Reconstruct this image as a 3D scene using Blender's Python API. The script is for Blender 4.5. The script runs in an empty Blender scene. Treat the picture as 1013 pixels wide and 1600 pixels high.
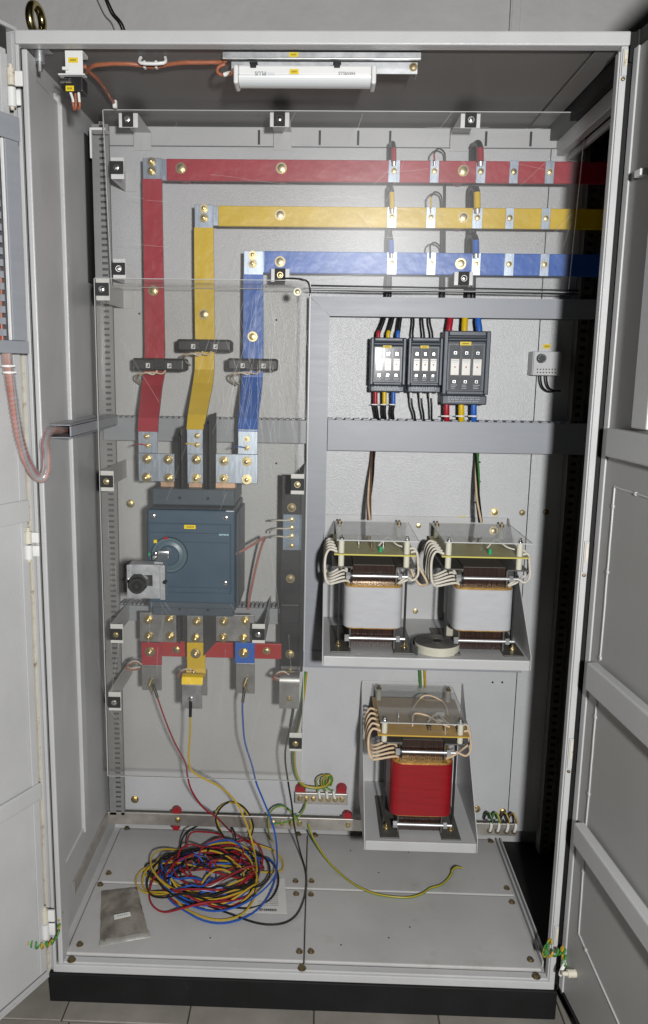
import bpy, bmesh, math, random
from mathutils import Vector, Matrix
random.seed(7)
R = math.radians
SC = bpy.context.scene
COL = SC.collection

# ------------------------------------------------------------------ camera
CAM = Vector((0.0136, -1.7239, 1.5448))
ROT = Matrix(((0.999396, -0.019532, 0.028728), (0.031680, 0.173164, -0.984383), (0.014253, 0.984699, 0.173679)))
FPX, CXP, CYP = 1269.58, 459.06, 800.0
cd = bpy.data.cameras.new("camera")
cam = bpy.data.objects.new("camera", cd)
COL.objects.link(cam)
cam.matrix_world = Matrix.Translation(CAM) @ ROT.to_4x4()
cd.sensor_fit = 'VERTICAL'
cd.sensor_height = 36.0
cd.lens = FPX / 1600 * 36.0
cd.shift_x = (506.5 - CXP) / 1600
cd.clip_start = 0.02
cd.clip_end = 50
SC.camera = cam

# ------------------------------------------------------------------ light
W = bpy.data.worlds.new("World")
SC.world = W
W.use_nodes = True
W.node_tree.nodes["Background"].inputs[0].default_value = (0.92, 0.95, 1.0, 1)
W.node_tree.nodes["Background"].inputs[1].default_value = 0.006
ld = bpy.data.lights.new("work_lamp", 'POINT')
ld.energy = 266
ld.shadow_soft_size = 0.055
ld.color = (1.0, 0.995, 0.985)
lamp = bpy.data.objects.new("work_lamp", ld)
lamp.location = (0.310, -2.30, 1.65)
COL.objects.link(lamp)
SC.view_settings.view_transform = 'Standard'
SC.view_settings.look = 'None'
SC.view_settings.exposure = 0.0
SC.view_settings.gamma = 1.0
SC.render.engine = 'CYCLES'
SC.cycles.use_denoising = True
SC.cycles.max_bounces = 8
SC.cycles.diffuse_bounces = 2
SC.cycles.transparent_max_bounces = 24

# ------------------------------------------------------------------ measuring helpers: a sight line met with a real plane
def ray(px, py):
    return ROT @ Vector(((px - CXP) / FPX, -(py - CYP) / FPX, -1.0))
def at(px, py, Y):
    d = ray(px, py); return CAM + d * ((Y - CAM.y) / d.y)
def atz(px, py, Z):
    d = ray(px, py); return CAM + d * ((Z - CAM.z) / d.z)
def atx(px, py, X):
    d = ray(px, py); return CAM + d * ((X - CAM.x) / d.x)

# ------------------------------------------------------------------ materials
def mat(name, col, rough=0.5, metal=0.0, bump=None, var=0.0, vscale=6.0, dirt=None, spec=0.5, coat=0.0, aniso=None, stretch=None):
    m = bpy.data.materials.new(name)
    m.use_nodes = True
    nt = m.node_tree
    b = nt.nodes["Principled BSDF"]
    b.inputs["Base Color"].default_value = (*col, 1)
    b.inputs["Roughness"].default_value = rough
    b.inputs["Metallic"].default_value = metal
    b.inputs["Specular IOR Level"].default_value = spec
    b.inputs["Coat Weight"].default_value = coat
    tc = nt.nodes.new("ShaderNodeTexCoord")
    vec = tc.outputs["Object"]
    if stretch:
        mp = nt.nodes.new("ShaderNodeMapping")
        mp.inputs["Scale"].default_value = stretch
        nt.links.new(vec, mp.inputs[0]); vec = mp.outputs[0]
    if var > 0 or dirt:
        n = nt.nodes.new("ShaderNodeTexNoise")
        n.inputs["Scale"].default_value = vscale
        n.inputs["Detail"].default_value = 6
        n.inputs["Roughness"].default_value = 0.6
        nt.links.new(vec, n.inputs["Vector"])
        r = nt.nodes.new("ShaderNodeValToRGB")
        lo = [max(0, c * (1 - var)) for c in col]; hi = [min(1, c * (1 + var)) for c in col]
        r.color_ramp.elements[0].position = 0.3; r.color_ramp.elements[0].color = (*lo, 1)
        r.color_ramp.elements[1].position = 0.7; r.color_ramp.elements[1].color = (*hi, 1)
        nt.links.new(n.outputs["Fac"], r.inputs[0])
        src = r.outputs[0]
        if dirt:
            dcol, dscale, lo_, hi_ = dirt
            n2 = nt.nodes.new("ShaderNodeTexNoise"); n2.inputs["Scale"].default_value = dscale
            n2.inputs["Detail"].default_value = 8; n2.inputs["Roughness"].default_value = 0.7
            nt.links.new(tc.outputs["Object"], n2.inputs["Vector"])
            r2 = nt.nodes.new("ShaderNodeValToRGB")
            r2.color_ramp.elements[0].position = lo_; r2.color_ramp.elements[0].color = (0, 0, 0, 1)
            r2.color_ramp.elements[1].position = hi_; r2.color_ramp.elements[1].color = (1, 1, 1, 1)
            nt.links.new(n2.outputs["Fac"], r2.inputs[0])
            mx = nt.nodes.new("ShaderNodeMix"); mx.data_type = 'RGBA'
            nt.links.new(r2.outputs[0], mx.inputs["Factor"])
            nt.links.new(src, mx.inputs["A"]); mx.inputs["B"].default_value = (*dcol, 1)
            src = mx.outputs["Result"]
        nt.links.new(src, b.inputs["Base Color"])
        if var > 0:
            ma = nt.nodes.new("ShaderNodeMapRange")
            ma.inputs["To Min"].default_value = max(0.03, rough - 0.08); ma.inputs["To Max"].default_value = min(1, rough + 0.08)
            nt.links.new(n.outputs["Fac"], ma.inputs["Value"]); nt.links.new(ma.outputs[0], b.inputs["Roughness"])
    if bump:
        sc, st, dist = bump
        n = nt.nodes.new("ShaderNodeTexNoise")
        n.inputs["Scale"].default_value = sc
        n.inputs["Detail"].default_value = 2
        nt.links.new(vec, n.inputs["Vector"])
        bp = nt.nodes.new("ShaderNodeBump")
        bp.inputs["Strength"].default_value = st; bp.inputs["Distance"].default_value = dist
        nt.links.new(n.outputs["Fac"], bp.inputs["Height"])
        nt.links.new(bp.outputs[0], b.inputs["Normal"])
    return m

def acrylic(name, haze, tint=(0.93, 0.935, 0.93), rough=0.03, hscale=3.0, ior=1.35):
    """thin clear sheet: lets light straight through, with a sheen and a little haze from fine scuffs"""
    m = bpy.data.materials.new(name); m.use_nodes = True
    nt = m.node_tree; nt.nodes.clear()
    out = nt.nodes.new("ShaderNodeOutputMaterial")
    tr = nt.nodes.new("ShaderNodeBsdfTransparent"); tr.inputs[0].default_value = (*tint, 1)
    df = nt.nodes.new("ShaderNodeBsdfDiffuse"); df.inputs[0].default_value = (0.8, 0.8, 0.8, 1)
    gl = nt.nodes.new("ShaderNodeBsdfGlossy"); gl.inputs["Roughness"].default_value = rough
    fr = nt.nodes.new("ShaderNodeFresnel"); fr.inputs[0].default_value = ior
    tc = nt.nodes.new("ShaderNodeTexCoord")
    n = nt.nodes.new("ShaderNodeTexNoise"); n.inputs["Scale"].default_value = hscale; n.inputs["Detail"].default_value = 5
    mr = nt.nodes.new("ShaderNodeMapRange")
    mr.inputs["From Min"].default_value = 0.3; mr.inputs["From Max"].default_value = 0.7
    mr.inputs["To Min"].default_value = haze * 0.55; mr.inputs["To Max"].default_value = haze * 1.5
    m1 = nt.nodes.new("ShaderNodeMixShader"); m2 = nt.nodes.new("ShaderNodeMixShader")
    L = nt.links.new
    L(tc.outputs["Object"], n.inputs["Vector"]); L(n.outputs["Fac"], mr.inputs["Value"])
    L(mr.outputs[0], m1.inputs[0]); L(tr.outputs[0], m1.inputs[1]); L(df.outputs[0], m1.inputs[2])
    ge = nt.nodes.new("ShaderNodeNewGeometry"); sub = nt.nodes.new("ShaderNodeMath"); sub.operation = 'SUBTRACT'; sub.inputs[0].default_value = 1
    mul = nt.nodes.new("ShaderNodeMath"); mul.operation = 'MULTIPLY'
    L(ge.outputs["Backfacing"], sub.inputs[1]); L(sub.outputs[0], mul.inputs[0]); L(fr.outputs[0], mul.inputs[1])
    L(mul.outputs[0], m2.inputs[0]); L(m1.outputs[0], m2.inputs[1]); L(gl.outputs[0], m2.inputs[2])
    L(m2.outputs[0], out.inputs[0])
    return m

PAINT = mat("light grey powder coat", (0.50, 0.503, 0.505), 0.37, bump=(380, 0.45, 0.0012), var=0.07, vscale=5, dirt=((0.34, 0.33, 0.31), 3.5, 0.62, 0.95))
PLATE = mat("textured grey plate paint", (0.50, 0.507, 0.515), 0.30, bump=(430, 0.75, 0.0011), var=0.06, vscale=4, dirt=((0.40, 0.39, 0.37), 5, 0.6, 0.95))
FLOORP = mat("dusty base plate paint", (0.47, 0.465, 0.455), 0.5, bump=(420, 0.18, 0.0008), var=0.06, vscale=7, dirt=((0.32, 0.30, 0.27), 11, 0.58, 0.9))
DOORP = mat("door inside grey", (0.45, 0.452, 0.452), 0.40, bump=(380, 0.4, 0.0012), var=0.07, vscale=3, dirt=((0.30, 0.29, 0.27), 4, 0.6, 0.95))
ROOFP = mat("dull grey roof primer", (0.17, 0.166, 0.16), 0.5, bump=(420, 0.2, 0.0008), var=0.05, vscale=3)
DOOR_SHADED = mat("shaded right door grey", (0.34, 0.338, 0.33), 0.45, bump=(420, 0.2, 0.0008), var=0.06, vscale=3)  # right door pan only: grazing shade put into a darker door grey
RAIL = mat("zinc grey rail", (0.26, 0.26, 0.26), 0.45, metal=0.3, var=0.08, vscale=20)
CREAM = mat("old cream paint", (0.62, 0.58, 0.48), 0.5, var=0.1, vscale=30, dirt=((0.30, 0.19, 0.09), 45, 0.55, 0.7))
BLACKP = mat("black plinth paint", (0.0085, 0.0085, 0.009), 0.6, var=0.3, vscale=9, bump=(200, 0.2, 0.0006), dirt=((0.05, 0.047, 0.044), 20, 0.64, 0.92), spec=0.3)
FOAM = mat("black foam seal", (0.030, 0.029, 0.028), 0.9, var=0.25, vscale=40, bump=(300, 0.5, 0.001))
SEAM = mat("dark joint filler", (0.012, 0.012, 0.012), 0.8)
DUCT = mat("slate grey plastic duct", (0.30, 0.315, 0.345), 0.42, var=0.04, vscale=8, stretch=(1, 1, 9))
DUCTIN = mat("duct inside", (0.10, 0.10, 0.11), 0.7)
GALV = mat("galvanised steel", (0.55, 0.56, 0.57), 0.42, metal=0.85, var=0.14, vscale=40, bump=(260, 0.15, 0.0005))
TIN = mat("tinned busbar", (0.42, 0.48, 0.56), 0.38, metal=0.85, var=0.16, vscale=26, bump=(90, 0.12, 0.0006), stretch=(6, 6, 1))
TINDK = mat("dark tinned copper", (0.20, 0.25, 0.31), 0.4, metal=0.8, var=0.2, vscale=30)
TINDULL = mat("dull tinned copper", (0.36, 0.36, 0.36), 0.42, metal=0.8, var=0.18, vscale=30, bump=(90, 0.12, 0.0006))
COPPER = mat("copper tab", (0.62, 0.40, 0.27), 0.4, metal=0.6, var=0.12, vscale=60)
EARTHCU = mat("tinned earth bar", (0.50, 0.47, 0.43), 0.40, metal=0.75, var=0.18, vscale=25)
GOLD = mat("yellow zinc bolt", (0.52, 0.43, 0.24), 0.34, metal=0.92, var=0.2, vscale=120)
RUSTB = mat("tarnished bolt", (0.24, 0.19, 0.11), 0.45, metal=0.8, var=0.3, vscale=160)
CHROME = mat("bright steel", (0.72, 0.72, 0.72), 0.22, metal=1.0)
REDS = mat("red sleeve", (0.38, 0.013, 0.028), 0.38, var=0.10, vscale=14, bump=(26, 0.6, 0.0035), dirt=None)
REDB = mat("red insulated bar", (0.42, 0.022, 0.020), 0.4, var=0.08, vscale=14)
YELS = mat("yellow sleeve", (0.70, 0.47, 0.006), 0.38, var=0.07, vscale=14, bump=(26, 0.6, 0.0035), dirt=None)
BLUS = mat("blue sleeve", (0.024, 0.125, 0.50), 0.38, var=0.10, vscale=14, bump=(26, 0.6, 0.0035), dirt=None)
BLKS = mat("black sleeve", (0.012, 0.013, 0.017), 0.35, var=0.25, vscale=14, bump=(60, 0.2, 0.001))
BLKP = mat("black plastic", (0.013, 0.013, 0.014), 0.42, var=0.2, vscale=40)
BLKR = mat("black rubber", (0.020, 0.020, 0.020), 0.7, var=0.2, vscale=60)
BREAK = mat("slate blue moulded plastic", (0.050, 0.076, 0.102), 0.45, var=0.06, vscale=12, bump=(500, 0.12, 0.0005))
BREAK2 = mat("slate blue lighter moulding", (0.060, 0.090, 0.118), 0.4, var=0.06, vscale=12)
DIALM = mat("teal grey dial", (0.085, 0.125, 0.145), 0.4, var=0.08, vscale=20)
FUSEP = mat("dark slate switch plastic", (0.040, 0.052, 0.070), 0.42, var=0.08, vscale=30)
FUSED = mat("deep slate recess", (0.016, 0.022, 0.034), 0.5)
WHITEP = mat("white plastic", (0.72, 0.72, 0.71), 0.42, var=0.03, vscale=20)
CASEG = mat("light grey plastic case", (0.50, 0.51, 0.51), 0.45, var=0.03, vscale=20)
DIFFU = mat("lamp diffuser", (0.70, 0.72, 0.73), 0.3, spec=0.6)
FUSEW = mat("ceramic fuse body", (0.82, 0.79, 0.74), 0.35, var=0.05, vscale=60)
NYLON = mat("ivory nylon", (0.66, 0.64, 0.52), 0.45)
YLAB = mat("yellow label", (0.72, 0.54, 0.012), 0.5)
INK = mat("black ink", (0.03, 0.03, 0.03), 0.6)
INKG = mat("grey ink", (0.22, 0.22, 0.23), 0.6)
INKW = mat("pale ink", (0.50, 0.54, 0.58), 0.6)
TEAL = mat("pale teal print", (0.42, 0.68, 0.70), 0.5)
REDPL = mat("red plastic", (0.30, 0.012, 0.020), 0.45)
GRNPL = mat("green plastic", (0.03, 0.35, 0.12), 0.4)
CORETOP = mat("dull core top", (0.13, 0.115, 0.10), 0.5, metal=0.2, var=0.25, vscale=60, stretch=(6, 1, 1))
ROD = mat("bright tie rod", (0.66, 0.67, 0.68), 0.34, metal=0.65)
CORE = mat("varnished core laminations", (0.026, 0.0095, 0.005), 0.30, var=0.75, vscale=40, stretch=(9, 1, 0.25), bump=(60, 0.3, 0.001), coat=0.3)
CLAMP = mat("dark grey clamp steel", (0.105, 0.100, 0.090), 0.45, metal=0.3, var=0.25, vscale=30)
COILW = mat("white coil wrap", (0.45, 0.455, 0.47), 0.55, var=0.05, vscale=14, bump=(24, 0.35, 0.003), stretch=(1, 1, 2.5))
COILR = mat("red coil tape", (0.27, 0.006, 0.011), 0.40, var=0.12, vscale=30, stretch=(0.3, 0.3, 4), bump=(25, 0.5, 0.0012), coat=0.12)
VARN = mat("amber varnished winding", (0.62, 0.36, 0.10), 0.28, metal=0.6, var=0.35, vscale=50, stretch=(1, 1, 6))
PCBG = mat("green grey laminate board", (0.44, 0.40, 0.19), 0.45, var=0.10, vscale=18)
PCBE = mat("board edge", (0.55, 0.50, 0.10), 0.4)
PCBB = mat("brown laminate board", (0.50, 0.33, 0.13), 0.45, var=0.12, vscale=18)
PCBBE = mat("brown board edge", (0.60, 0.38, 0.06), 0.4)
LEADW = mat("white sleeved lead", (0.68, 0.64, 0.55), 0.55, var=0.08, vscale=50)
LEADC = mat("cream cotton lead", (0.66, 0.50, 0.33), 0.6, var=0.12, vscale=70)
WORANGE = mat("orange brown cable", (0.34, 0.115, 0.060), 0.42, var=0.12, vscale=40)
WPINK = mat("dusty pink wires", (0.44, 0.17, 0.14), 0.45, var=0.2, vscale=30)
WRED = mat("red wire", (0.27, 0.012, 0.022), 0.35)
WYEL = mat("yellow wire", (0.46, 0.31, 0.022), 0.35)
WBLU = mat("blue wire", (0.015, 0.085, 0.38), 0.35)
WBLK = mat("black wire", (0.010, 0.010, 0.011), 0.35)
WGRN = mat("green wire", (0.06, 0.24, 0.045), 0.38)
WBRN = mat("brown wire", (0.13, 0.065, 0.04), 0.4)
WMET = mat("bright wire lug", (0.70, 0.69, 0.66), 0.4, metal=0.8)
TIE = mat("white cable tie", (0.75, 0.75, 0.72), 0.45)
BAGM = mat("dusty crumpled polythene", (0.215, 0.19, 0.16), 0.30, var=0.5, vscale=16, bump=(28, 0.8, 0.006), dirt=((0.30, 0.28, 0.25), 9, 0.5, 0.7))
BAGE = mat("bag zip edge", (0.36, 0.35, 0.32), 0.35, var=0.15, vscale=30, bump=(60, 0.5, 0.003))
PAPER = mat("white paper", (0.62, 0.61, 0.58), 0.7, var=0.03, vscale=10)
TAPEK = mat("dark gasket roll side", (0.10, 0.102, 0.104), 0.75, var=0.2, vscale=60)
TAPEC = mat("cream gasket face", (0.56, 0.54, 0.44), 0.6, var=0.06, vscale=30)
BRASS = mat("polished brass zinc", (0.50, 0.42, 0.20), 0.22, metal=1.0, var=0.12, vscale=30)
TILE = mat("grey floor tile", (0.26, 0.24, 0.21), 0.55, var=0.14, vscale=9, dirt=((0.18, 0.165, 0.15), 6, 0.5, 0.8))
GROUT = mat("dark tile joint", (0.05, 0.045, 0.04), 0.9)
PLASTER = mat("painted plaster", (0.50, 0.49, 0.485), 0.8, bump=(22, 0.55, 0.008), var=0.06, vscale=4)
ACR_U = acrylic("hazy clear sheet", 0.022, (0.968, 0.968, 0.968), 0.31, 2.5, 1.30)
ACR_L = acrylic("clear sheet", 0.032, (0.942, 0.939, 0.925), 0.02, 4.0)
ACR_W = acrylic("clear window", 0.010, (0.98, 0.98, 0.98), 0.14, 40.0, 1.13)
ACR_S = acrylic("small clear cover", 0.17, (0.93, 0.935, 0.93), 0.05, 8.0, 1.5)
EDGE = mat("cut acrylic edge", (0.50, 0.51, 0.50), 0.35, spec=0.6)
SCR = acrylic("scratch", 0.42, (0.9, 0.9, 0.9), 0.3, 60.0)
SPIRAL = acrylic("clear spiral wrap", 0.16, (0.93, 0.92, 0.91), 0.12, 40.0)

# ------------------------------------------------------------------ mesh builder
class MB:
    def __init__(s, xf=None):
        s.bm = bmesh.new(); s.xf = xf
    def _t(s, vs):
        if s.xf:
            for v in vs: v.co = s.xf(v.co)
    def box(s, x0, x1, y0, y1, z0, z1, b=0.0, seg=2):
        if x0 > x1: x0, x1 = x1, x0
        if y0 > y1: y0, y1 = y1, y0
        if z0 > z1: z0, z1 = z1, z0
        r = bmesh.ops.create_cube(s.bm, size=1.0)
        vs = r["verts"]
        for v in vs:
            v.co = Vector((x0 + (v.co.x + .5) * (x1 - x0), y0 + (v.co.y + .5) * (y1 - y0), z0 + (v.co.z + .5) * (z1 - z0)))
        b = min(b, 0.45 * min(x1 - x0, y1 - y0, z1 - z0))
        if b > 0:
            es = list({e for v in vs for e in v.link_edges})
            r = bmesh.ops.bevel(s.bm, geom=es, offset=b, segments=seg, profile=0.5, affect='EDGES')
            vs = list({v for v in r["verts"]} | {v for v in vs if v.is_valid})
        s._t(vs)
        return s
    def hexa(s, pts):
        """8 corners: 4 of one face in order, then the 4 opposite"""
        v = [s.bm.verts.new(s.xf(Vector(p)) if s.xf else Vector(p)) for p in pts]
        for f in ((0, 1, 2, 3), (7, 6, 5, 4), (0, 4, 5, 1), (1, 5, 6, 2), (2, 6, 7, 3), (3, 7, 4, 0)):
            s.bm.faces.new([v[i] for i in f])
        return s
    def prism(s, poly, ax, a0, a1):
        """poly: 2-D points in the plane across axis ax, swept from a0 to a1"""
        def P(p, a):
            q = {'x': (a, p[0], p[1]), 'y': (p[0], a, p[1]), 'z': (p[0], p[1], a)}[ax]
            return s.xf(Vector(q)) if s.xf else Vector(q)
        A = [s.bm.verts.new(P(p, a0)) for p in poly]; B = [s.bm.verts.new(P(p, a1)) for p in poly]
        n = len(poly)
        s.bm.faces.new(A); s.bm.faces.new(B[::-1])
        for i in range(n): s.bm.faces.new((A[i], B[i], B[(i + 1) % n], A[(i + 1) % n]))
        return s
    def cyl(s, p0, p1, r0, r1=None, n=16, smooth=True):
        r1 = r0 if r1 is None else r1
        p0 = Vector(p0); p1 = Vector(p1)
        if s.xf: p0 = s.xf(p0); p1 = s.xf(p1)
        d = (p1 - p0).normalized()
        u = d.orthogonal().normalized(); w = d.cross(u)
        A = []; B = []
        for i in range(n):
            a = 2 * math.pi * i / n
            o = u * math.cos(a) + w * math.sin(a)
            A.append(s.bm.verts.new(p0 + o * r0)); B.append(s.bm.verts.new(p1 + o * r1))
        s.bm.faces.new(A[::-1]); s.bm.faces.new(B)
        for i in range(n):
            f = s.bm.faces.new((A[i], A[(i + 1) % n], B[(i + 1) % n], B[i])); f.smooth = smooth
        return s
    def tube(s, pts, r, n=8, sub=6, smooth=True, closed_ends=True):
        pts = [Vector(p) for p in pts]
        if s.xf: pts = [s.xf(p) for p in pts]
        P = spline(pts, sub) if sub > 1 and len(pts) > 2 else pts
        rings = []; u = None
        for i, p in enumerate(P):
            d = (P[min(i + 1, len(P) - 1)] - P[max(i - 1, 0)])
            if d.length < 1e-9: d = Vector((0, 0, 1))
            d.normalize()
            u = d.orthogonal().normalized() if u is None else (u - d * u.dot(d))
            if u.length < 1e-6: u = d.orthogonal()
            u.normalize(); w = d.cross(u)
            rings.append([s.bm.verts.new(p + (u * math.cos(2 * math.pi * k / n) + w * math.sin(2 * math.pi * k / n)) * r) for k in range(n)])
        for a, b in zip(rings, rings[1:]):
            for k in range(n):
                f = s.bm.faces.new((a[k], a[(k + 1) % n], b[(k + 1) % n], b[k])); f.smooth = smooth
        s.bm.faces.new(rings[0][::-1]); s.bm.faces.new(rings[-1])
        return s
    def strip(s, prof, t, x0, x1):
        """a bent flat bar: profile of (y, z) points, thickness t, from x0 to x1 (each may be a list, one per point)"""
        n = len(prof)
        X0 = x0 if isinstance(x0, (list, tuple)) else [x0] * n
        X1 = x1 if isinstance(x1, (list, tuple)) else [x1] * n
        rows = []
        for i in range(n):
            a = Vector(prof[max(i - 1, 0)]); c = Vector(prof[min(i + 1, n - 1)])
            d = (c - a).normalized(); nn = Vector((-d.y, d.x)) * (t / 2)
            y, z = prof[i]
            rows.append([s.bm.verts.new(Vector(q)) for q in ((X0[i], y + nn.x, z + nn.y), (X1[i], y + nn.x, z + nn.y), (X1[i], y - nn.x, z - nn.y), (X0[i], y - nn.x, z - nn.y))])
        s.bm.faces.new(rows[0][::-1]); s.bm.faces.new(rows[-1])
        for a, b in zip(rows, rows[1:]):
            for k in range(4): s.bm.faces.new((a[k], a[(k + 1) % 4], b[(k + 1) % 4], b[k]))
        return s
    def quad(s, *p):
        s.bm.faces.new([s.bm.verts.new(s.xf(Vector(q)) if s.xf else Vector(q)) for q in p]); return s

def spline(P, sub):
    out = []
    n = len(P)
    for i in range(n - 1):
        p0 = P[max(i - 1, 0)]; p1 = P[i]; p2 = P[i + 1]; p3 = P[min(i + 2, n - 1)]
        for k in range(sub):
            t = k / sub
            out.append(0.5 * ((2 * p1) + (p2 - p0) * t + (2 * p0 - 5 * p1 + 4 * p2 - p3) * t * t + (3 * p1 - p0 - 3 * p2 + p3) * t ** 3))
    out.append(P[-1])
    return out

ORG = {}
def origin_of(o):
    while o.parent: o = o.parent
    return ORG.get(o.name, Vector())
def obj(name, mb, m, parent=None, label=None, cat=None, group=None, kind=None, base=None):
    bm = mb.bm
    bmesh.ops.recalc_face_normals(bm, faces=bm.faces)
    me = bpy.data.meshes.new(name)
    off = origin_of(parent) if parent else (Vector(base) if base else Vector())
    if off.length > 0: bmesh.ops.translate(bm, verts=bm.verts, vec=-off)
    sm_ = any(f.smooth for f in bm.faces)
    bm.to_mesh(me); bm.free()
    if sm_: me.set_sharp_from_angle(angle=R(45))
    me.materials.append(m)
    o = bpy.data.objects.new(name, me); COL.objects.link(o)
    if parent: o.parent = parent
    else:
        o.location = off; ORG[o.name] = off
    tag(o, label, cat, group, kind)
    return o
def tag(o, label=None, cat=None, group=None, kind=None):
    if label: o["label"] = label
    if cat: o["category"] = cat
    if group: o["group"] = group
    if kind: o["kind"] = kind
    return o
def thing(name, label, cat, loc=(0, 0, 0), group=None):
    o = bpy.data.objects.new(name, None); COL.objects.link(o)
    o.location = loc; o.empty_display_size = 0.02
    ORG[o.name] = Vector(loc)
    return tag(o, label, cat, group)

# shared bolt meshes: washer, hex head, thread end; axis points along -y (towards the viewer)
_bolt = {}
def bolt_mesh(style, m):
    k = (style, m.name)
    if k in _bolt: return _bolt[k]
    mb = MB()
    if style == 'hex':
        mb.cyl((0, 0, 0), (0, -.14, 0), 1.42, n=18); mb.cyl((0, -.14, 0), (0, -.28, 0), 1.18, n=18)
        mb.cyl((0, -.28, 0), (0, -.85, 0), 1.0, n=6, smooth=False); mb.cyl((0, -.85, 0), (0, -.92, 0), .93, .72, n=12)
    elif style == 'stud':
        mb.cyl((0, 0, 0), (0, -.16, 0), 1.45, n=18); mb.cyl((0, -.16, 0), (0, -.32, 0), 1.2, n=18)
        mb.cyl((0, -.32, 0), (0, -1.0, 0), 1.0, n=6, smooth=False); mb.cyl((0, -1.0, 0), (0, -1.9, 0), .56, n=10)
        mb.cyl((0, -1.9, 0), (0, -2.0, 0), .56, .40, n=10)
    else:  # pan head screw with a cross slot
        mb.cyl((0, 0, 0), (0, -.10, 0), 1.25, n=18); mb.cyl((0, -.10, 0), (0, -.40, 0), 1.0, .92, n=14); mb.cyl((0, -.40, 0), (0, -.55, 0), .92, .55, n=14)
    bm = mb.bm; bmesh.ops.recalc_face_normals(bm, faces=bm.faces)
    me = bpy.data.meshes.new(style + "_bolt"); bm.to_mesh(me); bm.free(); me.set_sharp_from_angle(angle=R(40)); me.materials.append(m)
    _bolt[k] = me
    return me
def bolt(parent, p, r, style='hex', m=None, axis='-y', name=None):
    o = bpy.data.objects.new(name or ('screw' if style == 'pan' else 'bolt'), bolt_mesh(style, m or GOLD))
    COL.objects.link(o); o.parent = parent
    o.location = Vector(p) - origin_of(parent)
    o.scale = (r, r, r)
    a = random.uniform(0, 1.05)
    if axis == '-y': o.rotation_euler = (random.uniform(-.04, .04), a, random.uniform(-.04, .04))
    elif axis == 'z': o.rotation_euler = (R(-90), 0, a)
    elif axis == 'x': o.rotation_euler = (0, 0, R(90))
    elif axis == '-x': o.rotation_euler = (0, 0, R(-90))
    return o

def text(body, size, loc, rot, m, parent, name='printed_text', bold=0.0):
    cu = bpy.data.curves.new(name, 'FONT'); cu.body = body; cu.size = size; cu.align_x = 'CENTER'; cu.align_y = 'CENTER'
    cu.offset = bold; cu.extrude = 0.0001
    t = bpy.data.objects.new(name + "_tmp", cu); COL.objects.link(t)
    dg = bpy.context.evaluated_depsgraph_get()
    me = bpy.data.meshes.new_from_object(t.evaluated_get(dg))
    bpy.data.objects.remove(t)
    me.materials.clear(); me.materials.append(m)
    o = bpy.data.objects.new(name, me); COL.objects.link(o); o.parent = parent
    o.location = Vector(loc) - origin_of(parent); o.rotation_euler = rot
    return o
FACE = (R(90), 0, 0)                       # text on a surface that faces -y
def label_plate(parent, p0, p1, y, name='yellow_label'):
    mb = MB(); mb.box(p0[0], p1[0], y - .0008, y, p1[1], p0[1])
    o = obj(name, mb, YLAB, parent)
    mk = MB(); w = p1[0] - p0[0]; h = p0[1] - p1[1]; x = p0[0] + w * .2
    while x < p1[0] - w * .22:
        ww = w * random.uniform(.05, .11); mk.box(x, x + ww, y - .0011, y - .0008, p1[1] + h * .3, p1[1] + h * .68); x += ww + w * .035
    obj('print', mk, mat_ink_soft, o)
    return o
mat_ink_soft = mat("faded label print", (0.25, 0.17, 0.01), 0.6)
def px_label(parent, x0, y0, x1, y1, Y):
    a = at(x0, y0, Y); b = at(x1, y1, Y)
    return label_plate(parent, (a.x, a.z), (b.x, b.z), Y)
def pxbox(mb, x0, y0, x1, y1, yf, dep, b=0.0):
    a = at(x0, y0, yf); c = at(x1, y1, yf)
    return mb.box(a.x, c.x, yf, yf + dep, c.z, a.z, b)
def wire(name, pts, r, m, label=None, cat=None, group=None, parent=None, n=8, sub=6):
    """pts: (px, py, Y) sight-line points at a real depth, or Vectors in the scene"""
    P = [p if isinstance(p, Vector) else at(*p) for p in pts]
    mb = MB(); mb.tube(P, r, n, sub)
    return obj(name, mb, m, parent, label, cat, group, base=None if parent else P[0])

# ================================================================== SETTING
GZ = 0.022
fl = MB(); fl.box(-3, 3, -3.2, 0.9, GZ - .06, GZ - .006)
floor = obj('floor', fl, GROUT, kind='structure')
tile_bm = MB(); tile_bm.box(0, .295, 0, .295, GZ - .006, GZ, .0015, 1)
tile0 = obj('tile', tile_bm, TILE, floor)
for i in range(-5, 5):
    for j in range(-4, 1):
        o = tile0 if (i, j) == (-5, -4) else tile0.copy()
        if o is not tile0: COL.objects.link(o)
        o.location = (-.565 + i * .298 + (.02 if j % 2 else 0) + (.298 if False else 0), -.06 + j * .298, random.uniform(-.0006, .0006)); o.rotation_euler = (0, 0, random.uniform(-.003, .003))
wl = MB(); wl.box(-3, 3, .78, .90, 0, 4.2)
wall = obj('room_wall', wl, PLASTER, kind='structure')
pa = at(797, 5, .78).x; pb = at(813, 5, .78).x
tr = MB(); tr.box(pa, pb, .765, .7785, 2.0, 4.2, .002)
tr.box(pa + .004, pb - .004, .762, .765, 2.0, 4.2)
obj('wall_conduit', tr, PLASTER, label='flat painted conduit strip running up the plaster wall above the cabinet', cat='conduit')
for k, (a, b_, c_) in enumerate((((150, -6), (163, 22), (179, 46)), ((163, -6), (174, 20), (191, 46)), ((166, -6), (178, 20), (195, 46)))):
    P = [at(*q, .765) for q in (a, b_, c_)]
    P.append(P[-1] + Vector((.02, 0, -.12)))
    wire('wall_cable', P, .0022 if k else .0016, WBLK if k else INKG,
         label=('thin grey cable on plaster wall, left of two black ones', 'black cable on plaster wall, middle of three behind the cabinet top', 'black cable on plaster wall, rightmost of three behind the cabinet top')[k], cat='cable', group='cables on the plaster wall')

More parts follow.
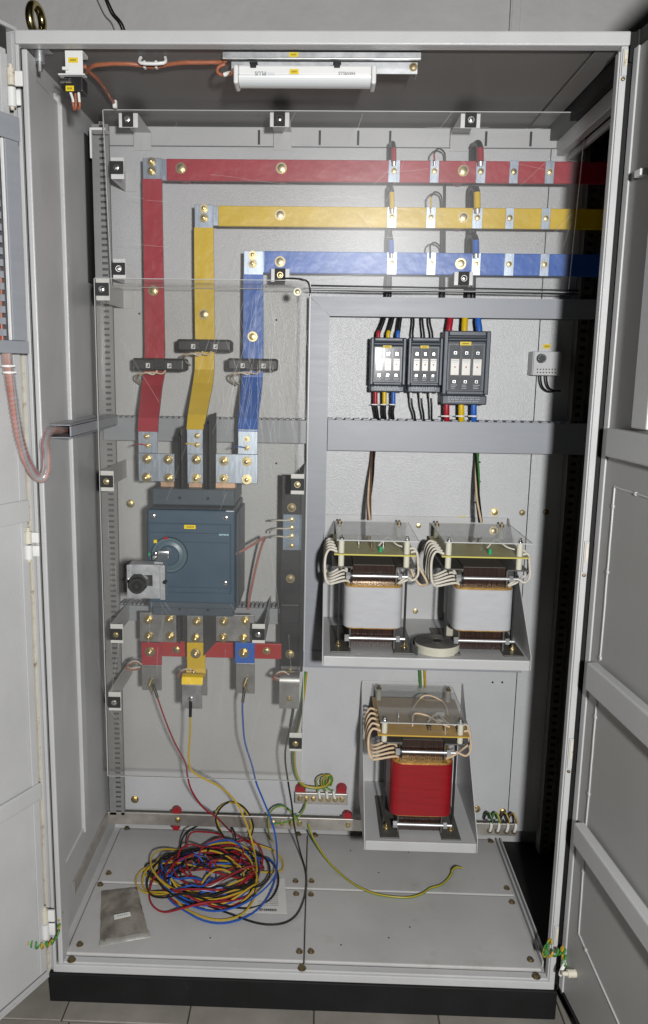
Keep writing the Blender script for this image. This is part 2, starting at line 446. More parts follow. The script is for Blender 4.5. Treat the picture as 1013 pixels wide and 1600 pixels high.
# ================================================================== CABINET
ZT = 2.196; ZF = 0.131; YB = 0.545
cab = thing('electrical_cabinet', 'large light grey open electrical cabinet standing on a black plinth', 'cabinet')
m = MB(); m.box(-.612, .606, -.004, .60, GZ, .098, .002)
obj('plinth', m, BLACKP, cab)
# front frame
m = MB(); m.box(-.602, .602, 0, .030, 2.170, ZT, .003); obj('top_rail', m, PAINT, cab)
m = MB(); m.box(-.598, .598, .0005, .024, .0985, .119, .002); m.box(-.590, .590, .006, .026, .119, .124, .001); obj('bottom_rail', m, CREAM if False else PAINT, cab)
m = MB()
m.box(-.602, -.5945, .001, .020, .099, 2.169, .001)
m.box(-.589, -.577, -.002, .05, .12, 2.160, .003)
obj('front_post', m, PAINT, cab)
m = MB(); m.box(-.5945, -.589, .010, .02, .12, 2.165); obj('door_seal_groove', m, SEAM, cab)
m = MB(); m.box(.586, .599, .001, .022, .099, 2.169, .001); m.box(.5825, .5858, .004, .024, .12, 2.16, .001)
obj('front_post', m, PAINT, cab)
# left side: panel skin with raised upright panel and rib
m = MB(); m.box(-.604, -.600, .02, .60, .099, 2.19); obj('side_panel', m, PAINT, cab)
m = MB(); m.box(-.5995, -.588, .052, .222, .345, 2.13, .004); obj('raised_panel', m, PAINT, cab)
m = MB(); m.box(-.5995, -.580, .2235, .262, .33, 2.15, .003); m.box(-.5995, -.584, .052, .2235, .318, .3445, .003); obj('panel_rib', m, PAINT, cab)
m = MB(); m.box(-.5998, -.597, .468, .535, 1.76, 2.13); obj('side_gap_shade', m, SEAM, cab)  # flat black strip stands for the shade in the open side gap
# slotted mounting rails: two flanges and rungs, real slots between
def slotted_rail(x0, x1, y, z0, z1, pitch, m_, fa=.3, fb=.24):
    b = MB(); w = x1 - x0
    b.box(x0, x0 + w * fa, y, y + .003, z0, z1); b.box(x1 - w * fb, x1, y, y + .003, z0, z1)
    z = z0
    while z < z1:
        b.box(x0 + w * fa, x1 - w * fb, y + .0002, y + .003, z, z + pitch * .6); z += pitch
    b.box(x0, x0 + .002, y + .003, y + .04, z0, z1)
    r = obj('slotted_rail', b, m_, cab)
    k = MB(); k.box(x0 + .003, x1, y + .010, y + .012, z0, z1); obj('rail_back', k, DUCTIN if x0 < 0 else SEAM, r)
slotted_rail(-.589, -.545, .500, .22, 2.16, .0155, RAIL, .44, .22)
slotted_rail(.690, .722, .49, .14, 2.16, .022, CLAMP)  # right rail and its backing coloured darker to stand in for shade
# ceiling, back, right-hand bay beyond
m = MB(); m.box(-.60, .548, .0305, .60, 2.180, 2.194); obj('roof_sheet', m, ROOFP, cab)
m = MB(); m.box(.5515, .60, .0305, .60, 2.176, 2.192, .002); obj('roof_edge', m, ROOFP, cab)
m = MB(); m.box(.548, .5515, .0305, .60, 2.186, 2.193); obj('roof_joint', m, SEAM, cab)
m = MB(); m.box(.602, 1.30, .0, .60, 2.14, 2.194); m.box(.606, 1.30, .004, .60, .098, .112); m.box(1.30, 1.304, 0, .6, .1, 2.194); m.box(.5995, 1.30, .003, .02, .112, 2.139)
obj('next_bay_shell', m, BLACKP, cab)  # bay walls coloured black to deepen the shade beyond the post
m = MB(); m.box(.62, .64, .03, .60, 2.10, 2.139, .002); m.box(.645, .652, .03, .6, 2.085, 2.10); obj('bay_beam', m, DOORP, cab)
m = MB(); m.box(-.604, 1.30, .598, .602, .099, 2.19); obj('rear_sheet', m, DOORP, cab)
m = MB(); m.box(-.577, .6045, YB, YB + .003, .217, 2.118, .001); bp = obj('back_plate', m, PLATE, cab)
m = MB(); m.box(.6065, 1.25, YB, YB + .003, .180, 2.118, .001); obj('back_plate', m, PLATE, cab)
m = MB(); m.box(-.57, .70, .553, .59, 2.122, 2.170, .002); obj('rear_beam', m, PAINT, cab)
sl = MB()
for px_ in (215, 405, 500, 560, 610, 705, 760, 830):
    x = at(px_, 210, .553).x; sl.box(x - .003, x + .003, .5515, .5535, 2.126, 2.162)
obj('beam_shadow_marks', sl, SEAM, cab)  # dark upright marks painted in place of the brackets' shadows on the beam
for px_, py_, r_ in ((773, 800, .0085), (816, 801, .0062), (654, 821, .0075), (649, 954, .008), (204, 787, .0085), (211, 1249, .0085), (745, 1264, .008), (786, 1268, .007), (162, 1249, .004), (853, 800, .006), (432, 500, .0028), (432, 724, .0028), (218, 490, .0028), (436, 1260, .003), (785, 1066, .003), (770, 1066, .003)):
    if r_ < .004:
        q = at(px_, py_, YB); h = MB(); h.cyl((q.x, YB - .001, q.z), (q.x, YB, q.z), r_, n=12); obj('plate_hole', h, SEAM, bp)
    else: bolt(bp, at(px_, py_, YB), r_, 'hex', GOLD if r_ > .0065 else RUSTB)
# floor: a frame round four base plates
m = MB(); m.box(-.60, .60, .026, .60, .10, .1195); obj('floor_frame', m, FLOORP, cab)
BOLTS = {0: ((125, 1476), (468, 1487), (157, 1382.5), (463, 1397)), 1: ((486, 1487), (829, 1500), (486, 1398), (800, 1410)), 2: ((170, 1364.5), (462, 1377), (199, 1295), (467, 1304)), 3: ((487, 1377), (792, 1388), (493, 1305.5), (767, 1315))}
for k, (xa, xb, ya, yb) in enumerate(((-.580, .0018, .028, .304), (.0042, .576, .028, .304), (-.578, .0018, .308, .575), (.0042, .576, .308, .575))):
    m = MB(); m.box(xa, xb, ya, yb, .121, ZF, .004, 3)
    pl = obj('base_plate', m, FLOORP, cab)
    for (bx, by) in BOLTS[k]:
        q = atz(bx, by, ZF); bolt(pl, q, .0062, 'hex', RUSTB, 'z')
    for _ in range(3):
        h = MB(); q = Vector((random.uniform(xa + .05, xb - .05), random.uniform(ya + .04, yb - .04), ZF)); h.cyl(q, q + Vector((0, 0, .0006)), .0022, n=8); obj('mark', h, SEAM, pl)
m = MB(); m.box(.0020, .0040, .028, .575, .1195, .1235); obj('floor_joint', m, SEAM, cab)
for bx, by in ((112, 1500), (472, 1513), (838, 1526)):
    q = atz(bx, by, .124); bolt(cab, q, .0075, 'hex', RUSTB, 'z', 'floor_bolt')
m = MB()
for xx in (.582, .5935): m.box(xx, xx + .004, .05, .575, .1205, .136)
obj('floor_channel', m, DOORP, cab)
# small white bracket high in the rear left corner
a = at(135, 174, .44)
m = MB(); m.box(-.575, -.535, .43, .47, 2.127, 2.133, .001); m.box(-.575, -.570, .428, .438, 2.06, 2.127, .001); obj('corner_bracket', m, WHITEP, cab)
# roof corner nut under the lifting eye
q = at(62, 84, .05)
m = MB(); m.cyl((q.x, .05, 2.179), (q.x, .05, 2.152), .0105, n=14); m.cyl((q.x, .05, 2.152), (q.x, .05, 2.135), .0045, n=10); m.box(q.x - .022, q.x + .02, .035, .075, 2.1765, 2.1795)
obj('eye_nut', m, GALV, cab)

# ------------------------------------------------------------------ doors (built in their own hinge frame: u out from the hinge, w towards the inside face, z up)
def door_frame(hx, hy, ang, side):
    e = Vector((math.sin(ang), -math.cos(ang), 0)); n = Vector((e.y, -e.x, 0)) * side
    H = Vector((hx, hy, 0))
    xf = lambda v: H + e * v.x + n * v.y + Vector((0, 0, v.z))
    def loc(px, py, w=0.0):
        d = ray(px, py); t = ((H + n * w - CAM).dot(n)) / d.dot(n); P = CAM + d * t - H
        return P.dot(e), P.z
    return xf, loc
RX, RL = door_frame(.612, -.012, R(5), 1)
LX, LL = door_frame(-.612, -.012, R(-26), -1)

# right door
m = MB(RX); m.box(-.028, .60, -.034, -.030, .085, 2.205, .001); rdoor = obj('right_door', m, DOORP, cab)
m = MB(RX); m.box(-.028, .60, -.030, -.016, .085, .092); m.box(-.028, .60, -.030, -.016, 2.198, 2.205); m.box(-.028, -.0225, -.0298, -.014, .0925, 2.1975); obj('door_lip', m, PAINT, rdoor)
m = MB(RX); m.box(-.0222, -.0075, -.0298, -.003, .093, 2.197); m.box(-.0075, .6, -.0298, -.006, .093, .112); m.box(-.0075, .6, -.0298, -.006, 2.165, 2.197); obj('door_seal', m, FOAM, rdoor)
m = MB(RX); m.box(-.007, .58, -.030, .0, .115, 2.162, .002); obj('door_pan', m, DOOR_SHADED, rdoor); m = MB(RX); m.box(-.0070, .014, .0002, .0045, .115, 2.162, .0015); obj('pan_edge', m, PAINT, rdoor)
for (xa, ya, yb, wz) in ((917, 1034, 1080, .030), (897, 1284, 1322, .030), (948, 668, 714, .026)):
    u0, z1 = RL(xa, ya, wz); z0 = RL(xa, yb, wz)[1]
    m = MB(RX); m.box(u0, .57, .0065, wz, z0, z1, .004); obj('stiffener', m, DOORP, rdoor)
u0 = RL(986, 660, .032)[0]; m = MB(RX); m.box(u0, u0 + .06, .0005, .032, 1.445, 2.13, .003); obj('stiffener', m, DOORP, rdoor)
def beads(path, xf, r, parent):
    b = MB(xf); p = [Vector((u, w, z)) for u, w, z in path]
    for a, c in zip(p, p[1:]):
        n = max(2, int((c - a).length / .03)); seg = [a.lerp(c, i / n) + Vector((random.uniform(-.0008, .0008), 0, random.uniform(-.0008, .0008))) for i in range(n + 1)]
        b.tube(seg, r, 6, 1)
    k = 0
    for a, c in zip(p, p[1:]):
        L = (c - a).length; t = .04
        while t < L:
            q = a.lerp(c, t / L); b.box(q.x - .005, q.x + .005, q.y - .002, q.y + .003, q.z - .004, q.z + .004, .002); t += random.uniform(.09, .2)
    return obj('weld_bead', b, PAINT, parent)
beads([(.50, .001, 1.318), (.060, .001, 1.318), (.060, .001, .948)], RX, .0022, rdoor)
beads([(.060, .001, .862), (.060, .001, .560)], RX, .0022, rdoor)
beads([(.062, .001, .500), (.068, .001, .310), (.30, .001, .262)], RX, .0022, rdoor)
u_, z_ = RL(1000, 271, .01)
m = MB(RX); m.box(u_ - .012, u_ + .014, .0005, .016, z_ - .006, z_ + .007, .002); clip = obj('latch_catch', m, WHITEP, rdoor)
m = MB(RX); m.box(u_ - .026, u_ - .0125, .002, .010, z_ - .006, z_ + .006, .001); obj('catch_tongue', m, BLKP, clip)
u_, z_ = RL(909, 1317, .01)
m = MB(RX); m.cyl((u_, .0005, z_), (u_, .018, z_), .011, .007); m.cyl((u_, .018, z_), (u_, .026, z_), .0045); obj('earth_stud', m, WHITEP, rdoor)
u_, z_ = RL(893, 1518, .008)
m = MB(RX); m.cyl((u_ + .006, .0005, z_), (u_ + .006, .020, z_), .009); m.cyl((u_ + .006, .020, z_), (u_ + .006, .032, z_), .005); obj('earth_stud', m, CREAM, rdoor)
def rhinge(py0, py1):
    a = at(950 - (py0 - 500) * .08, py0, -.004); c = at(950 - (py0 - 500) * .08, py1, -.004)
    m = MB(); m.box(.588, .598, -.0035, .0005, c.z, a.z, .001); h = obj('hinge', m, PAINT, cab)
    m = MB(); m.box(.5905, .5965, -.006, -.0036, c.z + (a.z - c.z) * .35, a.z - .004, .0005); obj('hinge_leaf', m, CREAM, h)
    bolt(h, (.592, -.004, c.z - .006), .003, 'pan', RUSTB)
for q in ((75, 118), (846, 895), (1155, 1202), (1448, 1478)): rhinge(*q)

# left door
m = MB(LX); m.box(-.030, .62, -.034, -.030, .088, 2.205, .001); ldoor = obj('left_door', m, DOORP, cab)
m = MB(LX); m.box(-.030, -.022, -.030, .0, .095, 2.198, .001); m.box(-.0215, -.013, -.030, -.002, .108, 2.19, .001); m.box(-.030, .62, -.030, -.004, .088, .0945); m.box(-.030, .62, -.030, -.004, 2.1985, 2.205); m.box(-.0125, .62, -.0295, -.006, .0955, .104)
obj('door_lip', m, PAINT, ldoor)
m = MB(LX); m.box(-.0125, -.006, -.0298, -.0035, .105, 1.70); obj('rust_stained_strip', m, CREAM, ldoor)
m = MB(LX); m.box(-.0055, .60, -.0298, -.008, .1045, 2.1975); obj('door_seal', m, FOAM, ldoor)
pz = LL(59, 1512, .012)
m = MB(LX); m.box(.014, .60, -.0075, .010, .125, 2.15, .002); m.box(.0145, .034, .0105, .014, .13, 2.14, .0015); obj('door_pan', m, PAINT, ldoor)
m = MB(LX); m.box(.0135, .60, .0142, .021, 1.215, 1.262, .002); obj('stiffener', m, PAINT, ldoor)
m = MB(LX); m.box(.0135, .60, .0142, .022, .572, .612, .003); obj('stiffener', m, PAINT, ldoor)
def lhinge(pxb, py0, py1, pxl, w0):
    a = at(pxb, py0, -.035); c = at(pxb, py1, -.035)
    m = MB(); m.cyl((a.x, -.035, a.z), (a.x, -.035, (a.z + c.z) / 2 + .004), .0075, n=14); h = obj('hinge', m, CREAM, cab)
    m = MB(); m.cyl((a.x, -.035, (a.z + c.z) / 2), (a.x, -.035, c.z), .0085, n=14); m.box(a.x, -.583, -.032, -.0265, c.z + .004, (a.z + c.z) / 2 - .002, .002); obj('hinge_leaf', m, WHITEP, h)
    m = MB(); m.box(a.x + .004, a.x + .022, -.034, -.026, (a.z + c.z) / 2 + .004, a.z - .003, .002); obj('hinge_leaf', m, WHITEP, h)
    m = MB(); m.cyl((a.x, -.035, a.z), (a.x, -.035, a.z + .008), .0045, n=10); obj('hinge_pin', m, CREAM, h); m = MB(); m.cyl((a.x, -.035, c.z), (a.x, -.035, c.z - .006), .004, n=10); obj('hinge_pin', m, CREAM, h)
lhinge(17, 107, 167, 36, 0); lhinge(44, 830, 873, 64, 0); lhinge(70, 1422, 1465, 84, 0)

# ------------------------------------------------------------------ lifting eye on the roof
q = at(57, 40, .06)
ey = thing('lifting_eye', 'brass coloured lifting eye ring on top of the cabinet', 'eye bolt', (q.x, .06, ZT))
m = MB(); pts = []
for i in range(29):
    a = 2 * math.pi * i / 28; cc = math.cos(R(80)); ss = math.sin(R(80))
    pts.append(Vector((q.x + .026 * math.cos(a) * cc, .06 + .026 * math.cos(a) * ss, ZT + .040 + .027 * math.sin(a))))
m.tube(pts, .0088, 14, 1); obj('ring', m, BRASS, ey)
m = MB(); m.cyl((q.x, .06, ZT - .001), (q.x, .06, ZT + .014), .017, .013, n=18); obj('collar', m, BRASS, ey)

# ================================================================== CEILING LAMP, DOOR SWITCH, ORANGE CABLES
q0 = at(348, 80, .06); q1 = at(658, 93, .06)
lb = thing('lamp_bracket', 'long galvanised channel fixed under the cabinet roof, behind the white batten lamp', 'bracket', ((q0.x + q1.x) / 2, .07, 2.17))
m = MB(); m.box(q0.x, q1.x, .062, .064, q1.z, q0.z); m.box(q0.x, q1.x, .0642, .10, q0.z - .002, q0.z); m.box(q0.x, q1.x, .054, .0619, q1.z - .0015, q1.z + .0015, .001); obj('channel', m, GALV, lb)
c0 = at(589, 95, .09); c1 = at(652, 116, .09)
m = MB(); m.box(c0.x - .30, c1.x, .0885, .0905, c1.z, c0.z); m.box(c1.x - .002, c1.x, .0907, .12, c1.z, c0.z); obj('mounting_leg', m, GALV, lb)
bolt(lb, at(646, 105, .088), .006, 'hex', RUSTB)
px_label(lb, 452, 82, 466, 89, .0615)
b0 = at(365, 101, .035); b1 = at(588, 130.5, .035)
lf = thing('batten_lamp', 'white slim batten lamp with upside down lettering under the cabinet roof', 'lamp', ((b0.x + b1.x) / 2, .05, b1.z))
zm = at(480, 117, .035).z
m = MB(); m.box(b0.x + .010, b1.x - .010, .036, .085, zm, b0.z, .003); obj('housing', m, WHITEP, lf)
m = MB()
prof = [(.036 + .024 * (1 - math.cos(t)) , zm - .0005 - (zm - b1.z) * math.sin(t)) for t in [math.pi * i / 12 for i in range(13)]]
m.prism(prof, 'x', b0.x + .0105, b1.x - .0105)
for f in m.bm.faces: f.smooth = False
obj('diffuser', m, DIFFU, lf)
for xa, xb in ((b0.x, b0.x + .0098), (b1.x - .0098, b1.x)):
    m = MB(); m.box(xa, xb, .033, .087, b1.z - .001, b0.z + .0005, .004); obj('end_cap', m, WHITEP, lf)
for px_ in (396, 527):
    a = at(px_, 101, .034); m = MB(); m.box(a.x - .006, a.x + .006, .0325, .0355, a.z - .006, a.z + .004, .001); m.box(a.x - .008, a.x + .008, .036, .05, a.z + .0045, a.z + .006); obj('spring_clip', m, BLKP, lf)
px_label(lf, 453, 108, 467, 116, .0355)
a = at(407, 114.5, .0355); text("PLUS", .0105, a, (R(90), R(180), 0), INKG, lf, bold=.0002)
a = at(421, 115, .0355); text("PRIDE", .0085, a, (R(90), R(180), 0), INKW, lf)
a = at(542, 114.5, .0355); text("HAVELLS", .0085, a, (R(90), R(180), 0), INKG, lf, bold=.0002)

p0 = at(101, 70, .05); p1 = at(130, 117, .05)
sw = thing('door_switch', 'black door limit switch on a white bracket in the upper left corner', 'switch', ((p0.x + p1.x) / 2, .06, p1.z))
m = MB(); m.box(p0.x, p1.x, .050, .053, p1.z - .02, 2.178, .001); m.box(p0.x, p1.x, .0532, .09, 2.172, 2.178); obj('plate', m, WHITEP, sw)
m = MB(); a = at(93, 117, .04); m.box(a.x, p0.x + .045, .030, .049, a.z - .003, a.z, .001)
a = at(97, 104, .045); m.box(a.x, a.x + .012, .044, .0495, a.z - .006, a.z, .001); obj('bracket_lip', m, WHITEP, sw)
m = MB(); pxbox(m, 99, 119, 130, 143, .012, .036, .003); obj('switch_body', m, BLKP, sw)
a = at(101, 123, .0)
m = MB(); m.cyl((a.x - .010, .006, a.z - .002), (a.x + .012, .006, a.z - .002), .004); m.cyl((a.x + .006, .0118, a.z), (a.x + .006, .002, a.z), .0028); obj('plunger', m, CHROME, sw)
px_label(sw, 107, 90, 122, 98, .0495); px_label(sw, 103, 134, 116, 142.5, .0115)
for k, (xa, xb) in enumerate(((110, 114), (117, 118), (123, 124))):
    if k != 1:
        w_ = wire('ferrule', [(xa, 143, .02), (xb, 155, .02), (xb + .5, 160, .02)], .0028, TIE, parent=sw)
    wire('wire', [(xb, 146 if k == 1 else 158, .021), (xb + 1, 165, .022), (xb + (2 if k == 0 else -1), 171, .03), (xb + 1, 160, .04)], .0025, WORANGE, parent=sw)
yc = lambda px, py: atz(px, py, 2.166)
wire('roof_cable', [yc(135, 113), yc(140, 107), yc(150, 102), yc(175, 100), yc(205, 100), yc(240, 104), yc(262, 101), yc(285, 98), yc(315, 97.5), yc(345, 97), yc(352, 95)], .0042, WORANGE, 'orange brown cable running along the cabinet roof from switch to lamp', 'cable')
wire('roof_cable_branch', [yc(133, 104), yc(140, 112), yc(152, 123), yc(163, 137), yc(171, 150), yc(178, 160), yc(181, 166)], .0040, WORANGE, 'brown cable sloping down from the door switch to the rear left corner', 'cable')
wire('lamp_tail', [(352, 100, .07), (342, 105, .07), (340, 112, .07), (347, 117, .07), (357, 116, .06), (363, 113, .05)], .0035, WORANGE, 'short looped orange cable end beside the left cap of the batten lamp', 'cable')
wire('lamp_plug', [(350, 117, .062), (356, 115, .06), (361, 114, .055)], .0042, TIE, 'white wire ferrules entering the left end of the batten lamp', 'connector')
a = yc(222, 98); b_ = yc(257, 98)
m = MB(); m.tube([a + Vector((-.002, 0, .010)), a + Vector((0, -.01, -.004)), b_ + Vector((0, -.01, -.004)), b_ + Vector((.002, 0, .010))], .0035, 8, 4)
cl = obj('cable_holder', m, WHITEP, label='small white cable holder bar fixed on the cabinet roof over the orange cable', cat='cable holder', base=a)
for px_ in (227, 245):
    a = yc(px_, 103); m = MB(); m.box(a.x - .0025, a.x + .0025, a.y - .008, a.y + .004, a.z - .006, a.z + .008, .001); obj('tie_loop', m, TIE, cl)
a = yc(180, 161); m = MB(); m.box(a.x - .005, a.x + .005, a.y - .006, a.y + .006, a.z - .012, a.z + .006, .002); obj('cable_clip', m, TIE, label='white cable clip at the lower end of the brown branch cable', cat='clip', base=a)

# ================================================================== BUSBARS
YH = .455; BT = .010            # front face of the horizontal bars, thickness
def hbar(color, m_, x0p, x1w, ytl, ytr, ybl, ybr, xref, bare0, bolts, wins, wb):
    """ytl/ybl measured at photo x0p, ytr/ybr at photo xref"""
    a = at(x0p, ytl, YH); b = at(x0p, ybl, YH); c = at(xref, ytr, YH); d = at(xref, ybr, YH)
    zt = (a.z + c.z) / 2; zb = (b.z + d.z) / 2
    t = thing('busbar', '%s sleeved horizontal busbar, %s of the three along the top' % (color, {'red': 'upper', 'yellow': 'middle', 'blue': 'lower'}[color]), 'busbar', (a.x, YH, zb), 'horizontal busbars')
    mb = MB(); mb.box(a.x, x1w, YH, YH + BT, zb, zt, .002); obj('sleeve', mb, m_, t)
    e = at(bare0, (ytl + ybl) / 2, YH)
    mb = MB(); mb.box(e.x, a.x + .003, YH + .002, YH + BT - .001, zb + .001, zt - .001, .001); obj('bare_end', mb, TIN, t)
    for px_, py_ in bolts:
        q = at(px_, py_, YH); bolt(t, q, .0098, 'hex', GOLD)
        sp = MB(); sp.cyl((q.x, YH + BT + .0005, q.z), (q.x, YB - .0005, q.z), .017, .020, n=18); obj('standoff_insulator', sp, REDPL if color != 'blue' else BLKP, t)
    for i, (xa, xb) in enumerate(wins):
        p = at(xa, wb, YH); q = at(xb, wb, YH)
        mb = MB(); mb.box(p.x, q.x, YH - .0015, YH + .001, zb - .0005, zt + .0005, .0006)
        w_ = obj('bare_window', mb, TIN, t)
        bolt(w_, ((p.x + q.x) / 2, YH - .0018, (zt + zb) / 2 + .001), .0056, 'hex', GOLD)
    return t, zt, zb
XE = .80
hr, zrt, zrb = hbar('red', REDS, 260, XE, 247, 253, 281, 288, 885, 236, ((283, 263), (440, 263), (724, 267)), ((607, 625), (672, 686), (744, 759), (796, 810), (852, 866)), 268)
hy, zyt, zyb = hbar('yellow', YELS, 341, XE, 320, 327, 353, 358.5, 885, 316, ((438, 336), (724, 340)), ((605, 620), (666, 681), (738, 754), (790, 803), (846, 860)), 340)
hb, zbt, zbb = hbar('blue', BLUS, 413, XE, 392, 397, 426, 432, 880, 394, ((438, 409), (720, 412)), ((605, 620), (667, 681), (737, 751), (788, 803), (844, 858)), 412)
# vertical bars: flat down from the horizontals, stepping forward below the current transformers
YV = .447; YL = .335
def vbar(color, m_, L, Rr, top, bare_top, pts, bare_bot, bolts_top, mid_bolt):
    """pts: rows (py, left px, right px, Y)"""
    t = thing('busbar', '%s sleeved vertical busbar, %s of the three dropping to the breaker' % (color, {'red': 'left', 'yellow': 'middle', 'blue': 'right'}[color]), 'busbar', at(L, top, YV), 'vertical busbars')
    prof = []; X0 = []; X1 = []
    for (py, l, r, Y) in pts:
        a = at(l, py, Y); b = at(r, py, Y); prof.append((Y, (a.z + b.z) / 2)); X0.append(a.x); X1.append(b.x)
    mb = MB(); mb.strip(prof, .009, X0, X1); obj('sleeve', mb, m_, t)
    a = at(L, top, YV); b = at(Rr, bare_top, YV)
    mb = MB(); mb.box(a.x + .0005, b.x - .0005, YV - .003, YV + .003, b.z - .004, a.z, .001); s_ = obj('bare_top', mb, TIN, t)
    for q in bolts_top: bolt(s_, at(*q, YV - .003), .0078, 'stud', GOLD)
    (py0, py1, l, r, Y) = bare_bot
    a = at(l, py0, Y); b = at(r, py1, Y)
    mb = MB(); mb.box(a.x + .0005, b.x - .0005, Y - .003, Y + .003, b.z, a.z + .004, .001); e_ = obj('bare_foot', mb, TIN, t)
    for (q, y_) in mid_bolt: bolt(t, at(*q, y_), .0092, 'hex', GOLD)
    return t, e_
vr, er = vbar('red', REDS, 223, 254, 247, 281, ((280, 223.5, 253.5, YV), (350, 224.5, 254.5, YV), (450, 226, 256.5, YV), (541, 227, 258, YV), (582, 226, 258, YV), (604, 222, 254, .425), (655, 217, 248, .345), (675, 216, 247, YL)), (674, 708, 216, 247, YL), ((237, 253), (237, 267)), (((240, 454), .442),))
vy, ey_ = vbar('yellow', YELS, 304, 334, 320, 357, ((356, 304, 334, YV), (450, 304.5, 335, YV), (529, 305.5, 336, YV), (578, 305, 335, YV), (600, 302, 333, .425), (650, 294, 323, .35), (672, 292, 318, YL)), (671, 756, 292, 318, YL), ((319, 326), (319, 341)), (((319, 491), .442),))
vb, eb = vbar('blue', BLUS, 381, 412, 392, 430, ((429, 381, 411.5, YV), (500, 380.5, 412, YV), (560, 380, 412, YV), (590, 379, 411, YV), (612, 377, 409, .42), (655, 373, 404, .35), (675, 372, 403, YL)), (673, 710, 372, 403, YL), ((395, 399), (395, 412)), (((395, 526), .442),))
for e_, qs, wm, wy in ((er, ((229, 682), (231, 696)), REDS, 696), (ey_, ((308, 681), (308, 695), ), YELS, 695), (eb, ((386, 686), (386, 700)), BLUS, 700)):
    for q in qs: bolt(e_, at(*q, YL - .003), .0052, 'stud', GOLD)
    x = qs[1][0]
    wire('sense_wire', [(x - 2, wy, YL - .008), (x - 8, wy - 1.5, YL - .01), (x - 17, wy - 2, YL - .006), (x - 24, wy + 1, YL + .03)], .0017, wm, parent=e_)
# terminal link plates
def link(label, x0, y0, x1, y1, Y, bolts, m_=TIN, r=.0088, cat='link plate', st='stud', grp='busbar link plates'):
    a = at(x0, y0, Y); b = at(x1, y1, Y)
    t = thing('link_plate', label, cat, (a.x, Y, b.z), grp)
    mb = MB(); mb.box(a.x, b.x, Y, Y + .006, b.z, a.z, .0012); obj('plate', mb, m_, t)
    for q in bolts: bolt(t, at(*q, Y), r, st, GOLD)
    return t
link('wide tinned link plate joining red busbar to breaker top, four bolts', 216, 708, 273, 753, YL - .014, ((230, 717), (263, 718), (229, 746), (264, 747)))
tY = link('narrow tinned link face under yellow busbar with two bolts on breaker top', 292.5, 709, 317.5, 755, YL - .010, ((307, 718), (307, 747)))
link('wide tinned link plate joining blue busbar to breaker top, four bolts', 337, 709, 403, 756, YL - .014, ((350, 720), (386, 721), (350, 748), (386, 749)))
link('wide dull link plate under left side of breaker above red tail', 218, 957, 276, 1004, .335, ((232, 968), (265, 967), (233, 994), (266, 994)), TINDULL)
link('narrow dull link plate under centre of breaker above yellow tail', 292, 960, 318, 1004, .335, ((308, 971), (306, 997)), TINDULL)
link('wide dull link plate under right side of breaker above blue tail', 335, 960, 398, 1003, .335, ((350, 971), (383, 970), (349, 996), (381, 997)), TINDULL)

# phase barriers on top and below the breaker
def barrier(label, rows, Y0, Y1):
    """rows: (py, px) of the front edge; a thin sheet going back to Y1"""
    base = at(rows[0][1], rows[-1][0], Y0)
    mb = MB()
    P = [at(px, py, Y0) for py, px in rows]
    z0 = P[-1].z; z1 = P[0].z; x = sum(p.x for p in P) / len(P)
    mb.prism([(Y0, z0), (Y0, z1 - .02), (Y0 + .03, z1), (Y1, z1), (Y1, z0)], 'x', x - .0015, x + .0015)
    mb.box(x - .007, x + .007, Y0 + .012, Y0 + .016, z0, z1 - .02, .001)
    return obj('phase_barrier', mb, BLKR, label=label, cat='barrier', group='black phase barriers', base=base)
barrier('tall black barrier sheet between red and yellow feet above the breaker', ((668, 280), (764, 282)), .26, .42)
barrier('tall black barrier sheet between yellow and blue feet above the breaker', ((650, 325), (764, 325)), .26, .42)
mb = MB(); a = at(318, 955, .32); b = at(338, 1003, .32)
mb.prism([(a.x, at(318, 1025, .32).z), (a.x + .003, a.z), (b.x, a.z), (b.x, b.z)], 'y', .318, .321)
obj('phase_barrier', mb, BLKR, label='black triangular barrier flap below the breaker beside the yellow tail', cat='barrier', group='black phase barriers', base=a)
mb = MB(); a = at(276, 957, .345); b = at(293, 1003, .345)
mb.box(a.x + .002, b.x - .002, .348, .350, b.z, a.z); mb.box(a.x + .012, a.x + .016, .30, .3475, b.z + .01, a.z)
obj('phase_barrier', mb, BLKR, label='black barrier below the breaker between the left and centre link plates', cat='barrier', group='black phase barriers', base=a)

